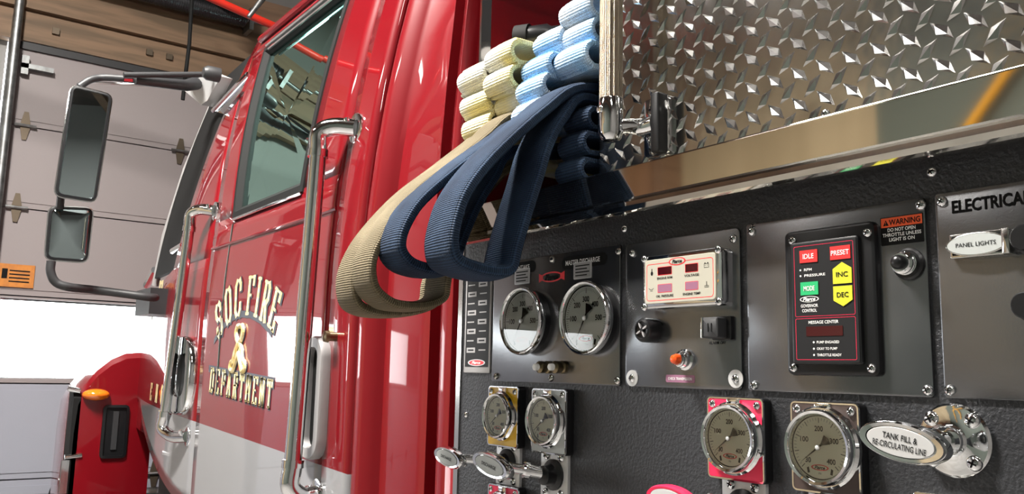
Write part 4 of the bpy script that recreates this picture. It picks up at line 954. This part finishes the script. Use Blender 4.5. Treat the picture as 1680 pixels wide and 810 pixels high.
x, z = gs['yel']; pull(x + .004, z - .085, 737, 750, 'DISCHARGE', .045, .0175, tagm='wlab', lab='pull handle under the yellow gauge', out=.11, tilt=-.14)
x, z = gs['wht']; pull(x + .004, z - .09, 807, 763, 'DISCHARGE', .053, .0195, tagm='wlab', lab='pull handle under the white gauge', out=.11, tilt=-.16)
x, z = gs['red']; pull(x + .004, z - .092, 1100, 818, 'DISCHARGE', .04, .017, rim='mag', lab='pull handle with red rim', out=.1, tilt=-.06)
x, z = gs['drk']; pull(x + .004, z - .092, 1262, 838, 'DISCHARGE', .04, .017, lab='pull handle under the dark gauge', out=.1, tilt=-.06)
p = at(1560, 812, 0); b = MB(); b.prism(rr(p.x - .04, p.x + .04, p.z - .06, p.z + .0, .004), -.005, 0, 'steel', .001); part(b, 'lower_bracket')

# ================================================================== HOSES
def ribbon(b, path, w_, th, m, wdir=Vector((-1, 0, 0)), twist=None, uvs=None):
    """flattened hose: stadium section swept along path; path is the near (+X) edge; the width runs along wdir"""
    P = [Vector(p) for p in path]; K = len(P); sec = []; n = 5
    for i in range(n + 1): a = -PI / 2 + PI * i / n; sec.append((w_ - th / 2 + th / 2 * math.cos(a), th / 2 * math.sin(a)))
    for i in range(n + 1): a = PI / 2 + PI * i / n; sec.append((th / 2 + th / 2 * math.cos(a), th / 2 * math.sin(a)))
    # dense crown on the broad faces
    full = []
    for k in range(len(sec)):
        p, q = sec[k], sec[(k + 1) % len(sec)]
        full.append(p)
        if abs(p[0] - q[0]) > w_ * .3:
            for t in (.15, .32, .5, .68, .85): full.append((p[0] + (q[0] - p[0]) * t, p[1] * (1 + .22 * math.sin(PI * t))))
    L = 0; rings = []; uv = []
    for i in range(K):
        tg = (P[min(K - 1, i + 1)] - P[max(0, i - 1)]).normalized(); wd = wdir[i] if isinstance(wdir, list) else wdir
        wd = (wd - tg * wd.dot(tg)).normalized(); nr = tg.cross(wd)
        if i: L += (P[i] - P[i - 1]).length
        rings.append([tuple(P[i] + wd * u + nr * v) for u, v in full]); uv += [(u * 1.0, L) for u, v in full]
    base = len(b.v)
    if b.uv is None: b.uv = []
    b.rings(rings, m); b.uv += uv
def hose(name, lab, cat='hose', group=None): pass
def fold_column(folds, Xn, w_, m, lab, group, ro=.027, th=.012, back=.34, y_in=0.):
    b = MB()
    for k, (px, py) in enumerate(folds):
        e = atX(px, py, Xn); rc = ro - th / 2; j = random.uniform(-.004, .004)
        path = []
        path.append(Vector((Xn, e.y + back, e.z + rc * .75 + .006))); path.append(Vector((Xn, e.y + back * .5, e.z + rc * .9 + .003)))
        for i in range(0, 9):
            a = PI / 2 + PI * i / 8; path.append(Vector((Xn + j, e.y + .012 + rc * 1.15 * math.cos(a) * (1.0), e.z + rc * math.sin(a))))
        path.append(Vector((Xn, e.y + back * .35, e.z - rc * .6))); path.append(Vector((Xn, e.y + back, e.z - rc * .75)))
        ribbon(b, spline(path, 3), w_ * random.uniform(.95, 1.04), th, m)
    o = b.build('fire_hose'); return tag(o, lab, 'hose', group)
G = 'fire hoses in the hose bed'
fold_column([(803, 118), (809, 160), (812, 200), (820, 236)], -1.335, .1, 'h_yel', 'bright yellow fire hose folded at the far left of the hose bed', G)
fold_column([(850, 82), (850, 122), (868, 160)], -1.24, .09, 'h_yel', 'yellow fire hose with upright folds between the left yellow and pale blue hoses', G)
fold_column([(926, 60), (910, 102), (902, 136), (893, 178)], -1.155, .085, 'h_pale', 'pale blue fire hose folded right beside the yellow hoses', G, ro=.024)
fold_column([(982, 4), (985, 45), (973, 86)], -1.068, .088, 'h_pale', 'pale blue fire hose folded against the knurled rail', G)
fold_column([(975, 190), (965, 232), (960, 276)], -1.062, .07, 'h_navy', 'navy fire hose folded in shadow under the pale blue folds', G, ro=.021, th=.009)
def loop(pts, X, w_, th, m, lab, xs=None, wob=None, back=None, rim=None):
    P = []
    for i, q in enumerate(pts):
        Xi = X if xs is None else xs[i]
        P.append(atX(q[0], q[1], Xi) if len(q) == 2 else Vector(q))
    b = MB(); sp_ = spline(P, 8); wd = []
    for i in range(len(sp_)):
        t = i / (len(sp_) - 1); k = wob[0] + (wob[1] - wob[0]) * math.sin(PI * t) if wob else 0
        wd.append(Vector((-1, k, (wob[2] * math.sin(PI * t)) if wob and len(wob) > 2 else 0)).normalized())
    ribbon(b, sp_, w_, th, m, wd)
    return tag(b.build('fire_hose'), lab, 'hose', 'fire hoses hanging in loops over the rail')
loop([(-1.09, .16, 2.11), (-1.09, .09, 2.112), (952, 143), (900, 178), (845, 226), (800, 272), (768, 318), (752, 365), (748, 400), (757, 424), (785, 437), (822, 444), (844, 438), (853, 405), (869, 350), (888, 290), (905, 235), (930, 190), (962, 158), (-1.09, .1, 2.075)], -1.09, .1, .02, 'h_navy', 'navy fire hose looped nearest the gauges, reaching down to the master gauge plate', wob=(0, .10))
loop([(-1.2, .1, 2.08), (880, 192), (838, 218), (795, 247), (752, 279), (698, 326), (673, 362), (662, 392), (665, 414), (684, 432), (720, 441), (748, 436), (760, 400), (785, 340), (815, 290), (850, 245), (-1.2, .1, 2.03)], -1.2, .09, .018, 'h_navy', 'navy fire hose looped in the middle, between the tan and the nearest navy loop', wob=(0, .08))
loop([(-1.3, .12, 2.115), (850, 187), (805, 222), (752, 265), (702, 301), (660, 345), (630, 390), (614, 430), (618, 468), (637, 489), (660, 499), (700, 500), (731, 488), (737, 462), (745, 420), (775, 350), (830, 280), (-1.3, .1, 2.05)], -1.27, .08, .015, 'h_tan', 'tan fire hose looped just left of the navy hoses', wob=(0, .05))
loop([(-1.35, .12, 2.10), (835, 195), (795, 226), (735, 272), (682, 312), (635, 360), (602, 405), (585, 450), (588, 490), (606, 506), (640, 512), (690, 508), (722, 492), (728, 462), (745, 410), (790, 330), (840, 275), (-1.35, .1, 2.04)], -1.345, .08, .015, 'h_tan', 'tan fire hose whose loop hangs furthest out to the left', wob=(0, .05))
nz = empty('hose_nozzle', (-1.3, .25, 2.36), 'black hose nozzle lying behind the yellow folds in the hose bed', 'nozzle')
p = atX(865, 64, -1.38)
b = MB(); d = Vector((.16, .1, .0)); b.tube([p, p + d * .25, p + d * .3, p + d * 1.2], [.026, .026, .02, .022], 'plastic', 18); b.build('barrel', nz)
b = MB(); b.tube([p - d * .12, p + d * .04], [.031, .031], 'rubber', 18); b.build('bumper_ring', nz)
b = MB(); b.tube([p - d * .13, p - d * .11], [.018, .018], 'greytag', 14); b.build('orifice', nz)
